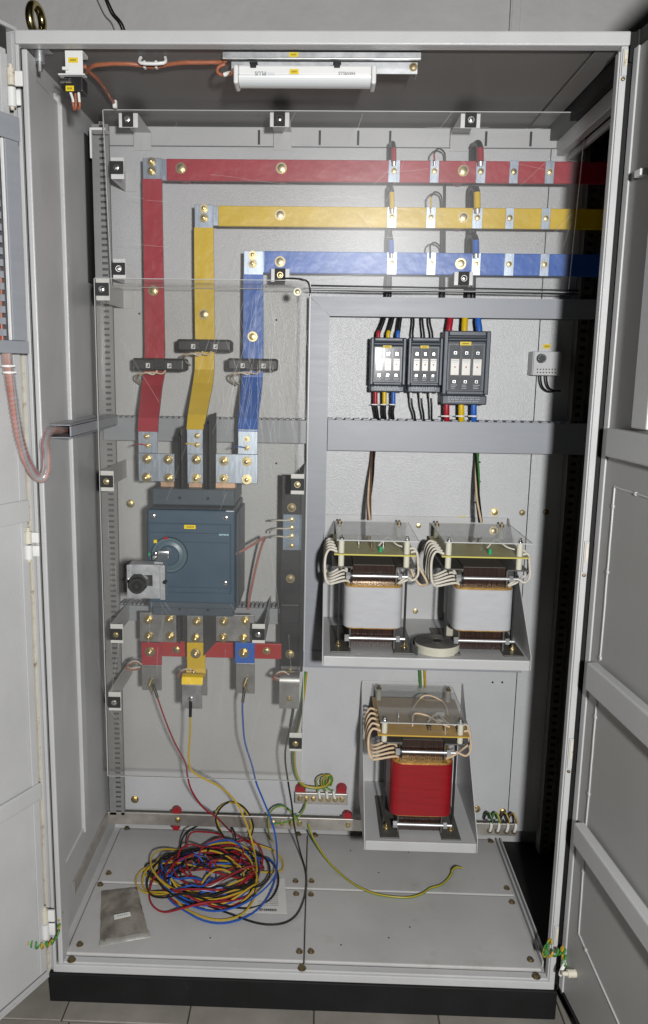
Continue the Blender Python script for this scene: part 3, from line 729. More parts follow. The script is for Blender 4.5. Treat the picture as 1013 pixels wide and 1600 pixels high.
# current transformers
def ct(label, x0, y0, x1, y1):
    Y = .412
    a = at(x0, y0, Y); b = at(x1, y1, Y)
    t = thing('current_transformer', label, 'current transformer', ((a.x + b.x) / 2, Y, b.z), 'black current transformers')
    w = b.x - a.x; h = a.z - b.z
    mb = MB()
    mb.box(a.x, b.x, Y, Y + .028, b.z, a.z, .006, 3)
    mb.box(a.x + .004, a.x + w * .30, Y + .0282, Y + .09, b.z, a.z, .004); mb.box(b.x - w * .30, b.x - .004, Y + .0282, Y + .09, b.z, a.z, .004)
    mb.box(a.x + .003, b.x - .003, Y + .06, Y + .095, b.z + .002, a.z - .002, .004)
    obj('body', mb, BLKP, t)
    mb = MB(); mb.box(a.x + w * .42, a.x + w * .62, Y - .004, Y + .001, b.z + h * .25, a.z - .001, .003); obj('terminal_cover', mb, BLKR, t)
    for f in (.27, .68):
        mb = MB(); mb.box(a.x + w * f, a.x + w * f + .0105, Y - .0012, Y + .0002, b.z + h * .22, b.z + h * .60)
        l_ = obj('marker_tag', mb, WHITEP, t)
        mb = MB(); mb.box(a.x + w * f + .003, a.x + w * f + .0085, Y - .0016, Y - .0012, b.z + h * .30, b.z + h * .38); mb.box(a.x + w * f + .006, a.x + w * f + .0085, Y - .0016, Y - .0012, b.z + h * .38, b.z + h * .54); obj('print', mb, INK, l_)
    xm = (x0 + x1) / 2; yb = y1
    wire('secondary_wire', [(xm + 12, yb - 1, Y - .004), (xm + 6, yb + 4, Y - .008), (xm - 6, yb + 2, Y - .01), (xm - 22, yb + 3, Y - .004), (xm - 34, yb + 6, Y + .02), (xm - 34, yb + 14, Y + .05), (xm - 25, yb + 22, Y + .09)], .0022, LEADC, parent=t)
    wire('secondary_wire', [(xm - 1, yb - 1, Y - .004), (xm - 8, yb + 5, Y - .008), (xm - 20, yb + 2, Y - .006), (xm - 30, yb + 10, Y + .03), (xm - 27, yb + 16, Y + .06), (xm - 20, yb + 20, Y + .09)], .0022, LEADW, parent=t)
ct('black current transformer round the red busbar, left of the three', 206, 559, 288, 580)
ct('black current transformer round the yellow busbar, mounted highest', 276, 529.5, 361, 550)
ct('black current transformer round the blue busbar, right of the three', 355, 559.5, 434, 580)

# ================================================================== MAIN BREAKER
br = thing('circuit_breaker', 'large slate blue moulded case circuit breaker between the busbars', 'circuit breaker', at(300, 965, .28))
YF = .255
def P_(x0, y0, x1, y1, yf, dep, b, m_, nm, par=None):
    mb = MB(); pxbox(mb, x0, y0, x1, y1, yf, dep, b); return obj(nm, mb, m_, par or br)
P_(238, 763, 367, 791, .300, .19, .003, BREAK, 'terminal_cover')
P_(230, 793.5, 367, 953, .275, .215, .004, BREAK, 'case')
P_(238, 940, 365, 964, .300, .19, .003, BREAK, 'terminal_cover')
P_(230, 796, 367, 944, YF, .0205, .004, BREAK2, 'front_cover')
# raised recessed panel rim, ribs
def rim(x0, y0, x1, y1, yf, t, m_, nm):
    a = at(x0, y0, yf); b = at(x1, y1, yf); mb = MB()
    mb.box(a.x, b.x, yf, yf + .004, a.z - t, a.z, .001); mb.box(a.x, b.x, yf, yf + .004, b.z, b.z + t, .001)
    mb.box(a.x, a.x + t, yf, yf + .004, b.z + t, a.z - t, .001); mb.box(b.x - t, b.x, yf, yf + .004, b.z + t, a.z - t, .001)
    return obj(nm, mb, m_, br)
rim(230.5, 817, 361, 929, YF - .0035, .0025, BREAK2, 'panel_rim')
P_(234, 832, 357, 834, YF - .002, .003, .0008, BREAK, 'panel_rib')
P_(286, 846.5, 357, 849.5, YF - .002, .003, .0008, BREAK2, 'panel_rib')
P_(256, 917, 358, 919.5, YF - .002, .003, .0008, BREAK, 'panel_rib')
P_(353, 798, 366, 800, YF - .003, .004, .001, INKW, 'latch_strip')
for (hx, hy) in ((281, 778), (325, 779), (281, 952), (325, 953)):
    q = at(hx, hy, .2985); mb = MB(); mb.cyl((q.x, .2985, q.z), (q.x, .2998, q.z), .0042, n=12); obj('vent_hole', mb, SEAM, br)
for q in ((240, 806), (353, 809), (352, 911)): bolt(br, at(*q, YF), .0055, 'pan', CHROME)
px_label(br, 288, 820, 306, 826.5, YF - .0005)
a = at(350, 835.5, YF); mb = MB(); mb.box(a.x - .014, a.x + .014, YF - .0006, YF, a.z - .0032, a.z + .0032); obj('badge_backing', mb, BREAK2, br)
text("SIEMENS", .0066, (a.x, YF - .0009, a.z), FACE, TEAL, br, bold=.00012)
# right flank with terminals
mb = MB(); a = at(367, 800, .30); b = at(367, 960, .30); x = at(367, 880, .275).x
mb.box(x + .001, x + .008, .30, .47, at(367, 950, .3).z, at(367, 802, .3).z, .003); obj('side_flank', mb, BREAK, br)
# rotary dial
q = at(265, 867, YF)
mb = MB(); mb.cyl((q.x, YF - .0012, q.z), (q.x, YF + .001, q.z), .0465, n=44); obj('dial_groove', mb, FUSED, br)
mb = MB(); mb.cyl((q.x, YF - .003, q.z), (q.x, YF + .001, q.z), .044, n=40); mb.cyl((q.x, YF - .006, q.z), (q.x, YF - .003, q.z), .034, .038, n=40); obj('rotary_dial', mb, DIALM, br)
mb = MB(); mb.cyl((q.x, YF - .0085, q.z), (q.x, YF - .0062, q.z), .024, .026, n=40); obj('dial_boss', mb, BREAK, br)
for nm, px_, py_, w_, h_, m_ in (('off_mark', 259, 841, .010, .006, REDPL), ('trip_mark', 243, 846, .008, .008, YLAB), ('on_mark', 233.5, 866, .004, .008, GRNPL)):
    p = at(px_, py_, YF - .004); mb = MB(); mb.box(p.x - w_ / 2, p.x + w_ / 2, YF - .0045, YF - .0005, p.z - h_ / 2, p.z + h_ / 2); obj(nm, mb, m_, br)
# handle coupling and its sheet-metal box nearer the viewer
hp = at(258, 865, YF - .02)
mb = MB(); mb.cyl((hp.x, YF - .0076, hp.z), (hp.x, YF - .030, hp.z), .012, .010, n=12); mb.box(hp.x - .016, hp.x + .012, YF - .034, YF - .028, hp.z - .010, hp.z + .010, .002)
mb.box(hp.x - .03, hp.x - .016, YF - .03, YF - .012, hp.z - .016, hp.z - .004, .002)
obj('coupling', mb, GALV, br)
bolt(br, (hp.x - .022, YF - .03, hp.z + .001), .004, 'pan', CHROME); bolt(br, (hp.x + .006, YF - .034, hp.z), .004, 'hex', CHROME)
a = at(201, 882, .135); b = at(257, 936, .135)
sp = Vector(((a.x + b.x) / 2, .16, (a.z + b.z) / 2))
mb = MB(); mb.hexa([(hp.x - .010, YF - .03, hp.z + .006), (hp.x + .010, YF - .03, hp.z + .006), (hp.x + .010, YF - .03, hp.z - .010), (hp.x - .010, YF - .03, hp.z - .010), (b.x - .026, .155, a.z + .002), (b.x - .006, .155, a.z + .002), (b.x - .006, .155, a.z - .016), (b.x - .026, .155, a.z - .016)]); obj('shaft', mb, GALV, br)
mb = MB()
mb.box(a.x, b.x, .135, .137, b.z, a.z, .001); mb.box(a.x, a.x + .002, .1372, .175, b.z, a.z); mb.box(b.x - .002, b.x, .1372, .175, b.z, a.z); mb.box(a.x + .0022, b.x - .0022, .1372, .175, a.z - .002, a.z)
mb.box(a.x - .004, a.x + .006, .131, .1348, b.z, a.z, .001); mb.box(b.x - .009, b.x + .003, .130, .1348, b.z - .001, a.z - .001, .001)
hbx = obj('handle_box', mb, GALV, br)
q = at(214, 916, .112)
mb = MB(); mb.prism([(q.x - .002 + .0235 * math.cos(t), q.z + .002 + .0235 * math.sin(t)) for t in [math.pi * 2 * (i + .5) / 8 for i in range(8)]], 'y', .122, .1347); obj('grommet', mb, BLKR, hbx)
mb = MB(); mb.cyl((q.x, .110, q.z), (q.x, .1218, q.z), .0185, .0195, n=28); obj('socket', mb, BLKR, hbx)
mb = MB(); mb.cyl((q.x, .1085, q.z), (q.x, .1098, q.z), .0125, n=24); obj('socket_bore', mb, SEAM, hbx)
mb = MB(); mb.cyl((q.x, .1070, q.z), (q.x, .1084, q.z), .004, n=12); obj('socket_pin', mb, CHROME, hbx)
mb = MB(); mb.box(q.x + .006, q.x + .033, .1342, .1349, q.z - .005, q.z + .022, .0004); obj('lock_plate', mb, CHROME, hbx)
for px_, py_ in ((200, 907), (258, 909)):
    q = at(px_, py_, .128); mb = MB(); mb.cyl((q.x, .1345, q.z), (q.x, .122, q.z), .0045, n=12); obj('pin', mb, BLKP if px_ > 220 else CHROME, hbx)
# copper tongues
for x0, x1, y0, y1 in ((251, 272, 752, 761), (295, 316, 754, 762), (337, 368, 754, 763)):
    P_(x0, y0, x1, y1, YL - .006, .03, .001, COPPER, 'copper_tongue')
wire('auxiliary_cable', [(366, 866, .30), (376, 862, .31), (392, 853, .33), (408, 843, .36), (414, 840, .38), (410, 850, .40), (404, 870, .42), (397, 900, .44), (391, 930, .46), (388, 952, .47)], .0036, WPINK, 'dusty pink auxiliary cable kinked beside the right flank of the breaker', 'cable')
# tails below the breaker
def tail(label, grp, body, m_, bolts, extra=None):
    t = thing('busbar_tail', label, 'busbar tail', at(body[0], body[3], body[4]), grp)
    mb = MB(); pxbox(mb, *body, .006, .0015); obj('sleeve', mb, m_, t)
    for q, r, st in bolts: bolt(t, at(*q, body[4]), r, st, GOLD)
    return t
G_ = 'outgoing tails below the breaker'
t1 = tail('short red sleeved tail under breaker with dull end plate and lug', G_, (221, 1004, 253, 1040, .332), REDS, (((235, 1018), .0095, 'stud'),))
mb = MB(); pxbox(mb, 221.5, 1039, 252.5, 1079, .336, .006, .001); e1 = obj('bare_end', mb, TINDULL, t1); bolt(e1, at(236, 1065, .336), .006, 'stud', GOLD)
t2 = tail('yellow sleeved tail under breaker bent forward over a bright tab', G_, (292, 1004, 321, 1046, .332), YELS, (((306, 1021), .0095, 'stud'), ((303, 1049), .0065, 'stud')))
a = at(292, 1044, .332); b = at(322, 1046, .332); c = at(284, 1060, .262); d = at(317, 1070, .262); e0 = at(284.5, 1070, .262); e2 = at(316, 1107, .262)
mb = MB(); mb.strip([(.332, a.z), (.328, a.z - .012), (.31, a.z - .018), (.28, c.z + .004), (.268, c.z), (.262, d.z)], .006, [a.x, a.x, a.x - .003, c.x, c.x, c.x], [b.x, b.x, b.x, d.x, d.x, d.x]); obj('bent_sleeve', mb, YELS, t2)
mb = MB(); mb.box(e0.x, e2.x, .259, .265, e2.z, e0.z + .002, .001); tb = obj('tab', mb, TINDULL, t2); bolt(tb, at(298, 1093, .259), .006, 'hex', CHROME)
mb = MB(); pxbox(mb, 296, 1046, 324, 1087, .37, .006, .001); obj('rear_plate', mb, TINDULL, t2)
t3 = tail('short blue sleeved tail under breaker with dull end plate and lug', G_, (367.5, 1004, 398, 1037, .332), BLUS, (((381, 1020), .0095, 'stud'),))
mb = MB(); pxbox(mb, 369, 1036, 398, 1084, .336, .006, .001); e3 = obj('bare_end', mb, TINDULL, t3); bolt(e3, at(384, 1068, .336), .006, 'stud', GOLD)
lugs = []
for (x, y, Y, ex) in ((236, 1066, .325, 0), (384, 1066, .325, 0)):
    mb = MB(); q = at(x, y, Y); mb.cyl(q + Vector((.004, 0, .012)), q + Vector((-.004, -.004, -.008)), .0042, .005, n=12); mb.cyl(q + Vector((-.002, -.003, -.008)), q + Vector((.004, -.004, -.024)), .0048, .0035, n=12)
    obj('lug', mb, GOLD, e1 if x < 300 else e3)
# red cross bar behind the tails
t = thing('cross_bar', 'bright red insulated cross bar running behind the tails below the breaker', 'busbar', at(253, 1027, .40))
mb = MB(); a = at(250, 1003, .40); b = at(440, 1029, .40); mb.box(a.x, b.x, .40, .408, at(345, 1028, .4).z, at(345, 1004, .4).z, .002); obj('bar', mb, REDB, t)
for q in ((276, 1015), (417, 1017)): bolt(t, at(*q, .40), .0075, 'hex', GOLD)
for k, (x, y) in enumerate(((222, 1040), (303, 1052), (452, 1056))):
    t = thing('sense_loop', ('orange and white wire loop left of the red tail', 'orange and white wire loop left of the yellow tail', 'orange and white wire loop left of the neutral bar foot')[k], 'wire loop', at(x, y, .33), 'sense wire loops')
    wire('wire', [(x, y - 4, .325), (x - 10, y - 5, .33), (x - 20, y - 1, .335), (x - 25, y + 4, .34), (x - 14, y + 7, .345), (x - 2, y + 4, .34)], .0022, WORANGE, parent=t)
    wire('wire', [(x, y - 2, .325), (x - 9, y - 7, .33), (x - 19, y - 4, .34), (x - 22, y + 2, .36), (x - 16, y + 4, .345), (x - 3, y + 2, .335)], .0022, LEADW, parent=t)

# neutral bar
t = thing('neutral_bar', 'long black sleeved neutral bar beside the clear sheet right edge', 'busbar', at(455, 1100, .40))
mb = MB(); pxbox(mb, 440.5, 742, 473, 1050, .415, .009, .002); obj('sleeve', mb, BLKS, t)
a = at(438, 945, .405); b = at(470, 975, .405); mb = MB(); pxbox(mb, 438, 944, 469, 976, .405, .008, .004); obj('heat_shrink', mb, BLKS, t)
mb = MB(); pxbox(mb, 442.5, 803.5, 471, 860, .4135, .002, .0008); w_ = obj('bare_window', mb, TINDK, t)
for y in (812, 825, 838, 853): bolt(w_, at(456, y, .4135), .0052, 'hex', GOLD)
for k, y in enumerate((812, 825, 838)):
    wire('neutral_wire', [(455, y, .402), (446, y + 1, .40), (434, y + (1 if k < 2 else 0), .405), (424, y + (4 if k == 1 else 2), .42), (421, y + (8 if k == 1 else 3), .45)], .0021, LEADW, parent=w_)
for q in ((456, 793), (454, 904)): bolt(t, at(*q, .414), .0085, 'hex', RUSTB)
bolt(t, at(453, 1022, .413), .0088, 'hex', GOLD); bolt(t, at(453, 1049, .40), .006, 'stud', GOLD)
a = at(437, 1058, .33); b = at(467.5, 1107, .33); u_ = at(440, 1046, .413)
arc = [(.412, u_.z + .01), (.409, u_.z - .006), (.362, a.z + .0045)]
for k in range(9):
    an = R(90 - 90 * k / 8); arc.append((.350 - .020 * math.cos(an), a.z - .016 + .020 * math.sin(an)))
arc.append((.330, b.z))
mb = MB(); mb.strip(arc, .006, a.x, b.x); tb = obj('tab', mb, TINDULL, t)
for p_ in tb.data.polygons: p_.use_smooth = True
tb.data.set_sharp_from_angle(angle=R(40))
bolt(tb, at(452, 1092, .327), .0055, 'hex', GOLD)

# ================================================================== CABLE DUCTS (trunking)
def duct_h(label, x0, x1, zc0, zc1, yf, yb, comb=None, loc=None):
    t = thing('cable_duct', label, 'cable duct', (x0, yf, zc0), 'grey cable ducts')
    mb = MB(); mb.box(x0, x1, yf, yf + .004, zc0, zc1, .0012)
    mb.box(x0, x1, yf + .004, yf + .012, zc1 - .003, zc1 - .0005); mb.box(x0, x1, yf + .004, yf + .012, zc0 + .0005, zc0 + .003)
    obj('cover', mb, DUCT, t)
    for zz in ((zc0 + zc1) / 2 + .004, zc1 - .010, zc0 + .010):
        mb = MB(); mb.box(x0 + .001, x1 - .001, yf - .0004, yf + .001, zz - .0006, zz + .0006); obj('cover_groove', mb, DUCT, t)
    mb = MB(); mb.box(x0, x1, yb - .003, yb, zc0 + .002, zc1 - .002)
    mb.box(x0, x1, yf + .0125, yb - .0035, zc0 + .002, zc0 + .0035)
    obj('base', mb, DUCTIN, t)
    if comb:
        mb = MB(); x = x0
        while x < x1 - .008:
            mb.box(x, x + comb * .62, yf + .012, yb - .0035, zc1 - .0025, zc1 + .0025); x += comb
        c_ = obj('finger_row', mb, DUCT, t); c_["kind"] = "stuff"
    return t
YT = .480
a = at(488, 465, YT); b = at(900, 494, YT)
zt0 = at(515, 465, YT).z; zt1 = at(515, 494, YT).z
XV0 = at(481, 600, YT).x; XV1 = at(513, 600, YT).x
ztr = at(860, 466, YT).z; zt0 = (zt0 + ztr) / 2
tv = thing('cable_duct', 'tall upright grey cable duct joining the two level ducts at mitred corner', 'cable duct', (XV0, YT, .75), 'grey cable ducts')
mb = MB(); mb.prism([(XV0, .755), (XV1, .755), (XV1, zt1 + .002), (XV0, zt0)], 'y', YT, YT + .004); obj('cover', mb, DUCT, tv)
mb = MB(); mb.box(XV0 + .001, XV0 + .003, YT + .0045, YB - .002, .755, zt0 - .02); mb.box(XV1 - .003, XV1 - .001, YT + .0045, YB - .002, .755, zt1 - .04); obj('side_wall', mb, DUCT, tv)
mb = MB(); mb.box(XV0 + .006, XV0 + .0075, YT - .0005, YT + .001, .755, zt0 - .01); mb.box(XV1 - .0075, XV1 - .006, YT - .0005, YT + .001, .755, zt1 - .004); obj('cover_groove', mb, DUCT, tv)
th = thing('cable_duct', 'level grey cable duct above the fuse switches', 'cable duct', (XV0, YT, zt1), 'grey cable ducts')
mb = MB(); mb.prism([(XV0 + .001, zt0 + .0005), (XV1 + .0008, zt1 + .0005), (.86, zt1 + .0005), (.86, zt0 + .0005)], 'y', YT, YT + .004); obj('cover', mb, DUCT, th)
mb = MB(); mb.box(XV1, .86, YT + .0045, YB - .002, zt1 + .001, zt1 + .003); mb.box(XV0 + .05, .86, YB - .0045, YB - .002, zt1 + .0032, zt0 - .002); obj('base', mb, DUCTIN, th)
mb = MB(); mb.box(XV0 + .02, .86, YT - .0005, YT + .001, zt0 - .0085, zt0 - .007); mb.box(XV1, .86, YT - .0005, YT + .001, zt1 + .007, zt1 + .0085); obj('cover_groove', mb, DUCT, th)
mb = MB(); x = XV0 + .05
while x < .85: mb.box(x, x + .012, YT + .006, YB - .005, zt0 - .002, zt0 + .001); x += .02
c_ = obj('finger_row', mb, DUCT, th); c_["kind"] = "stuff"
za = (at(513, 657, YT).z + at(888, 660, YT).z) / 2; zb_ = (at(513, 706, YT).z + at(888, 708, YT).z) / 2
duct_h('wide level grey cable duct between the fuse switches and the upper transformers', XV1 + .001, .86, zb_, za, YT, YB - .002, comb=.024)
zl1 = at(300, 654, .475).z; zl0 = at(300, 690, .475).z
duct_h('level grey cable duct behind the busbars on the left half of the back plate', -.572, XV0 - .002, zl0, zl1, .475, YB - .002, comb=.016)
zl1 = at(300, 948, .48).z; zl0 = at(300, 972, .48).z
duct_h('slotted grey cable duct low behind the breaker bottom terminals', -.54, -.03, zl0, zl1, .478, YB - .002, comb=.012)
# stub along the left wall, open end with wires
p0 = at(67, 663, .055); p1 = at(111, 685, .055)
ts = thing('cable_duct', 'open ended grey duct stub along the left wall holding the spiral wrapped cable', 'cable duct', (p0.x, .055, p1.z), 'grey cable ducts')
x0, x1, z0, z1 = -.588, -.558 + .02, zl0 and p1.z, p0.z
x0 = max(p0.x, -.5865); x1 = p1.x
mb = MB(); mb.box(x0, x1, .055, .474, z1 - .0025, z1, .0008); mb.box(x0, x1, .055, .474, z0, z0 + .0025, .0008); obj('wall', mb, DUCT, ts)
mb = MB(); mb.box(x1 - .0025, x1 + .001, .0555, .474, z0 + .004, z1 - .004, .0008); obj('cover', mb, DUCT, ts)
mb = MB(); mb.box(x0, x0 + .002, .065, .474, z0 + .0026, z1 - .0026); obj('back', mb, DUCTIN, ts)
mb = MB()
for k in range(2): mb.box(x0 + .012 + k * .014, x0 + .0135 + k * .014, .06, .47, z1, z1 + .0012)
obj('top_rib', mb, PAINT, ts)

# ================================================================== FUSE SWITCHES
def fuse_switch(label, x0, y0, x1, y1, big, leads):
    Y = .455
    a = at(x0, y0, Y); b = at(x1, y1, Y)
    t = thing('fuse_switch', label, 'fuse switch', ((a.x + b.x) / 2, Y, b.z), 'slate fuse switch disconnectors')
    w = b.x - a.x; h = a.z - b.z
    foot = .14 if big else .13
    mb = MB(); mb.box(a.x + .002, b.x - .002, Y + .026, YB - .001, b.z + h * .02, a.z - .003, .003); obj('base_block', mb, FUSED, t)
    mb = MB(); mb.box(a.x, b.x, Y + .010, Y + .0255, b.z + h * foot, a.z, .003)
    mb.box(a.x + .002, b.x - .002, Y + .004, Y + .025, b.z, b.z + h * (foot - .012), .003); obj('body', mb, FUSEP, t)
    fr = .10
    mb = MB()
    mb.box(a.x, a.x + w * fr, Y, Y + .0095, b.z + h * foot, a.z, .0025); mb.box(b.x - w * fr, b.x, Y, Y + .0095, b.z + h * foot, a.z, .0025)
    mb.box(a.x + w * fr, b.x - w * fr, Y, Y + .0095, a.z - h * .07, a.z, .0025); mb.box(a.x + w * fr, b.x - w * fr, Y, Y + .0095, b.z + h * foot, b.z + h * (foot + .05), .002)
    obj('lid_frame', mb, FUSEP, t)
    zl = b.z + h * (foot + .05); zh = a.z - h * .07
    mb = MB(); mb.box(a.x + w * fr, b.x - w * fr, Y + .0092, Y + .0098, zh - h * .10, zh); obj('handle_recess', mb, FUSED, t)
    mb = MB(); mb.cyl((a.x + w * fr, Y + .005, zh - h * .045), (b.x - w * fr, Y + .005, zh - h * .045), .0055, n=12); obj('pull_handle', mb, FUSEP, t)
    # window with three fuses behind
    wt = zh - h * .12; xa = a.x + w * .14; xb = b.x - w * .14
    mb = MB(); mb.box(xa, xb, Y + .0090, Y + .0099, zl + .002, wt); obj('window_recess', mb, FUSED, t)
    n = 3; cw = (xb - xa) / n
    for k in range(n):
        xc = xa + cw * (k + .5); hw = cw * .39
        zt_ = wt - (wt - zl) * .30; zb2 = wt - (wt - zl) * .66
        mb = MB(); mb.box(xc - hw, xc + hw, Y + .003, Y + .0088, zb2, zt_, .0015); f_ = obj('fuse', mb, FUSEW, t)
        mb = MB(); mb.cyl((xc, Y + .0028, (zb2 + zt_) / 2), (xc, Y + .0022, (zb2 + zt_) / 2), .0020, n=10); obj('indicator', mb, REDPL, f_)
        mb = MB(); mb.box(xc - hw * .8, xc + hw * .8, Y + .0022, Y + .0029, zt_ - .006, zt_ - .004); mb.box(xc - hw * .6, xc + hw * .5, Y + .0022, Y + .0029, zt_ - .010, zt_ - .009); obj('print', mb, INKW, f_)
        for zz in (wt - (wt - zl) * .17, wt - (wt - zl) * .80):
            mb = MB(); mb.box(xc - hw * .42, xc + hw * .42, Y + .004, Y + .0088, zz - .0045, zz + .0045, .001); c_ = obj('blade_contact', mb, CHROME, t)
            mb = MB(); mb.box(xc - hw * .22, xc + hw * .22, Y + .0034, Y + .0039, zz - .0026, zz + .0022); obj('slot', mb, FUSED, c_)
        if k < n - 1:
            mb = MB(); mb.box(xc + cw * .44, xc + cw * .5, Y + .001, Y + .0088, zl + (wt - zl) * .30, wt - .002); mb.box(xc + cw * .53, xc + cw * .57, Y + .001, Y + .0088, zl + (wt - zl) * .30, wt - .002); obj('divider', mb, ACR_S, t)
    mb = MB(); mb.box(xa - .001, xb + .001, Y - .0006, Y + .0008, zl + .002, wt + .001); obj('clear_window', mb, ACR_W, t)
    mb = MB(); mb.box(xa + w * .20, xa + w * .44, Y - .0014, Y - .0008, wt - h * .005, wt + h * .045); l_ = obj('yellow_label', mb, YLAB, t)
    mb = MB(); mb.box(xa + w * .25, xa + w * .39, Y - .0017, Y - .0015, wt + h * .012, wt + h * .026); obj('print', mb, mat_ink_soft, l_)
    # flat print on the foot: rating lines too small to read
    mb = MB(); zr = b.z + h * foot
    for row in range(3):
        x = xa
        while x < xb - .004:
            ww = random.uniform(.0018, .0055); zz = b.z + h * foot * (.72 - .22 * row); mb.box(x, min(x + ww, xb), Y + .0030, Y + .0039, zz, zz + .0016); x += ww + random.uniform(.001, .004)
    for k in range(3):
        xc = xa + cw * (k + .5)
        for j in range(3): mb.box(xc - cw * .33, xc + cw * random.uniform(.05, .3), Y - .0010, Y - .0007, zl + .006 + .0042 * j, zl + .0072 + .0042 * j)
    p_ = obj('rating_print', mb, INKW, t); p_["kind"] = "stuff"
    return t
fuse_switch('small slate fuse switch with red, yellow and blue sleeved cables, leftmost of three', 580, 527, 633, 613, False, 0)
fuse_switch('small slate fuse switch with thin black cables, middle of three', 639, 527, 690, 614, False, 0)
fuse_switch('large slate fuse switch with thick coloured cables, tallest of three', 695, 516.5, 762, 633, True, 0)
def fcable(label, pts, r, segs, group):
    """segs: (from, to, material) as point index ranges along one cable"""
    P = [at(*p) for p in pts]
    t = thing('cable', label, 'cable', P[0], group)
    for nm, i0, i1, m_, k in segs:
        mb = MB(); mb.tube(P[i0:i1 + 1], r * k, 10, 5); obj(nm, mb, m_, t)
    return t
G1 = 'cables into the fuse switches'
col3 = (('red', REDS), ('yellow', YELS), ('blue', BLUS))
for k, (xa, xb, xc, xd) in enumerate(((600, 591.5, 587, 590), (613.5, 607, 601, 601.5), (626, 622, 615, 614))):
    c, m_ = col3[k]
    fcable('black cable with %s sleeve entering the leftmost fuse switch from above' % c, [(xa + 1.5, 490, .50), (xa - 1, 502, .495), (xb + 1, 518, .49), (xb, 521, .488), (xb - .5, 530, .487)], .0052, (('core', 0, 3, WBLK, 1), ('sleeve', 2, 4, m_, 1.12)), G1)
    t = fcable('black cable with %s sleeve and white tie below the leftmost fuse switch' % c, [(xc, 608, .485), (xc, 627, .485), (xc, 632, .486), (xd - 1, 645, .49), (xd + 1, 660, .50)], .0052, (('core', 1, 4, WBLK, 1), ('sleeve', 0, 2, m_, 1.1)), G1)
    q = at(xc, 632, .484); mb = MB(); mb.cyl(q + Vector((0, 0, .0015)), q - Vector((0, 0, .0015)), .0066, n=14); mb.box(q.x - .011, q.x - .002, q.y - .006, q.y - .004, q.z - .001, q.z + .0012); obj('tie', mb, TIE, t)
for k, (xa, xb, xc, xd) in enumerate(((646, 645.5, 643, 648), (660, 663, 658.5, 662), (671.5, 676, 673.5, 674.5))):
    fcable('thin black cable above the middle fuse switch, %s of its three' % ('leftmost', 'second', 'rightmost')[k], [(xa, 490, .50), (xa + .5, 505, .495), (xb - .5, 520, .49), (xb, 530, .487)], .0030, (('core', 0, 3, WBLK, 1),), G1)
    fcable('thin black cable with white ferrule below the middle fuse switch, %s of its three' % ('leftmost', 'second', 'rightmost')[k], [(xc - 1.5, 608, .487), (xc, 622, .487), (xc + 1, 634, .488), (xd, 648, .493), (xd + .5, 660, .50)], .0030, (('core', 1, 4, WBLK, 1), ('ferrule', 0, 1, TIE, 1.15)), G1)
for k, (xa, xb, xc) in enumerate(((704, 702, 698), (727, 726, 721), (748, 749, 740.5))):
    c, m_ = col3[k]
    fcable('thick %s sleeved cable entering the large fuse switch from above' % c, [(xa, 490, .50), (xa - .5, 503, .492), (xb, 513, .488), (xb, 521, .487)], .0085, (('sleeve', 0, 3, m_, 1),), G1)
    t = fcable('thick %s sleeved cable with white tie below the large fuse switch' % c, [(xc, 628, .485), (xc, 640, .485), (xc, 650, .488), (xc + .5, 662, .50)], .0082, (('sleeve', 0, 3, m_, 1),), G1)
    q = at(xc, 650, .486); mb = MB(); mb.cyl(q + Vector((0, 0, .002)), q - Vector((0, 0, .002)), .0095, n=14); mb.box(q.x - .016, q.x - .004, q.y - .007, q.y - .005, q.z - .0012, q.z + .0014); obj('tie', mb, TIE, t)
# feeders looping over the bars to the bare windows
G2 = 'feeder cables looping over the horizontal busbars'
for (lab, xs, r) in (('medium', (616, 613, 612), .0062), ('thin', (679, 674, 673), .0022), ('thick', (751, 746, 744), .0085)):
    for k, (ytop, ybar, ymid) in enumerate(((224 if r > .003 else 232, 256, 268), (293 if r > .003 else 300, 330, 340), (368, 400, 412))):
        c, m_ = col3[k]; x = xs[k]; off = -6 if r > .003 else 17
        if lab == 'thick': off = -11
        pts = [(x + off - 2, 480, .512), (x + off - 1, 440, .515), (x + off, ybar + 30, .516), (x + off, ybar - 4, .514), (x + off * .9, ytop + 6, .508), (x + off * .35, ytop, .475), (x - .5, ytop + 8, .445), (x, ybar - 4, .441), (x, ybar + 3, .443)]
        if lab == 'thin' and k == 2: pts = [(x + off - 2, 480, .512), (x + off, 430, .516), (x + off, 396, .514), (x + off * .8, 384, .505), (x + off * .35, 379, .475), (x - .5, 384, .45), (x, 396, .442), (x, 402, .442), (x, 404, .443)]
        t = fcable('%s %s ended feeder cable looping over the %s busbar' % (lab, c, c), pts, r, (('core', 0, 6, WBLK, 1), ('sleeve', 6, 7, m_, 1.05), ('lug', 7, 8, WMET, .85)), G2)

# ================================================================== THERMOSTAT
a = at(834, 549, .49); b = at(876, 587, .49)
t = thing('thermostat', 'small white thermostat box with black dial on right of back plate', 'thermostat', ((a.x + b.x) / 2, .49, b.z))
mb = MB(); mb.box(a.x, b.x, .495, YB - .004, b.z, a.z, .002); mb.box(a.x + .002, b.x, .490, .4945, b.z, a.z, .0015); obj('case', mb, CASEG, t)
q = at(846, 560, .488); mb = MB(); mb.cyl((q.x, .4895, q.z), (q.x, .479, q.z), .0125, .0115, n=24); obj('dial', mb, BLKP, t)
mb = MB()
for k in range(11):
    an = R(200 - k * 26); mb.box(q.x + .0095 * math.cos(an) - .0007, q.x + .0095 * math.cos(an) + .0007, .4784, .4789, q.z + .0095 * math.sin(an) - .0007, q.z + .0095 * math.sin(an) + .0007)
obj('scale_mark', mb, INKW, t)["kind"] = "stuff"
mb = MB()
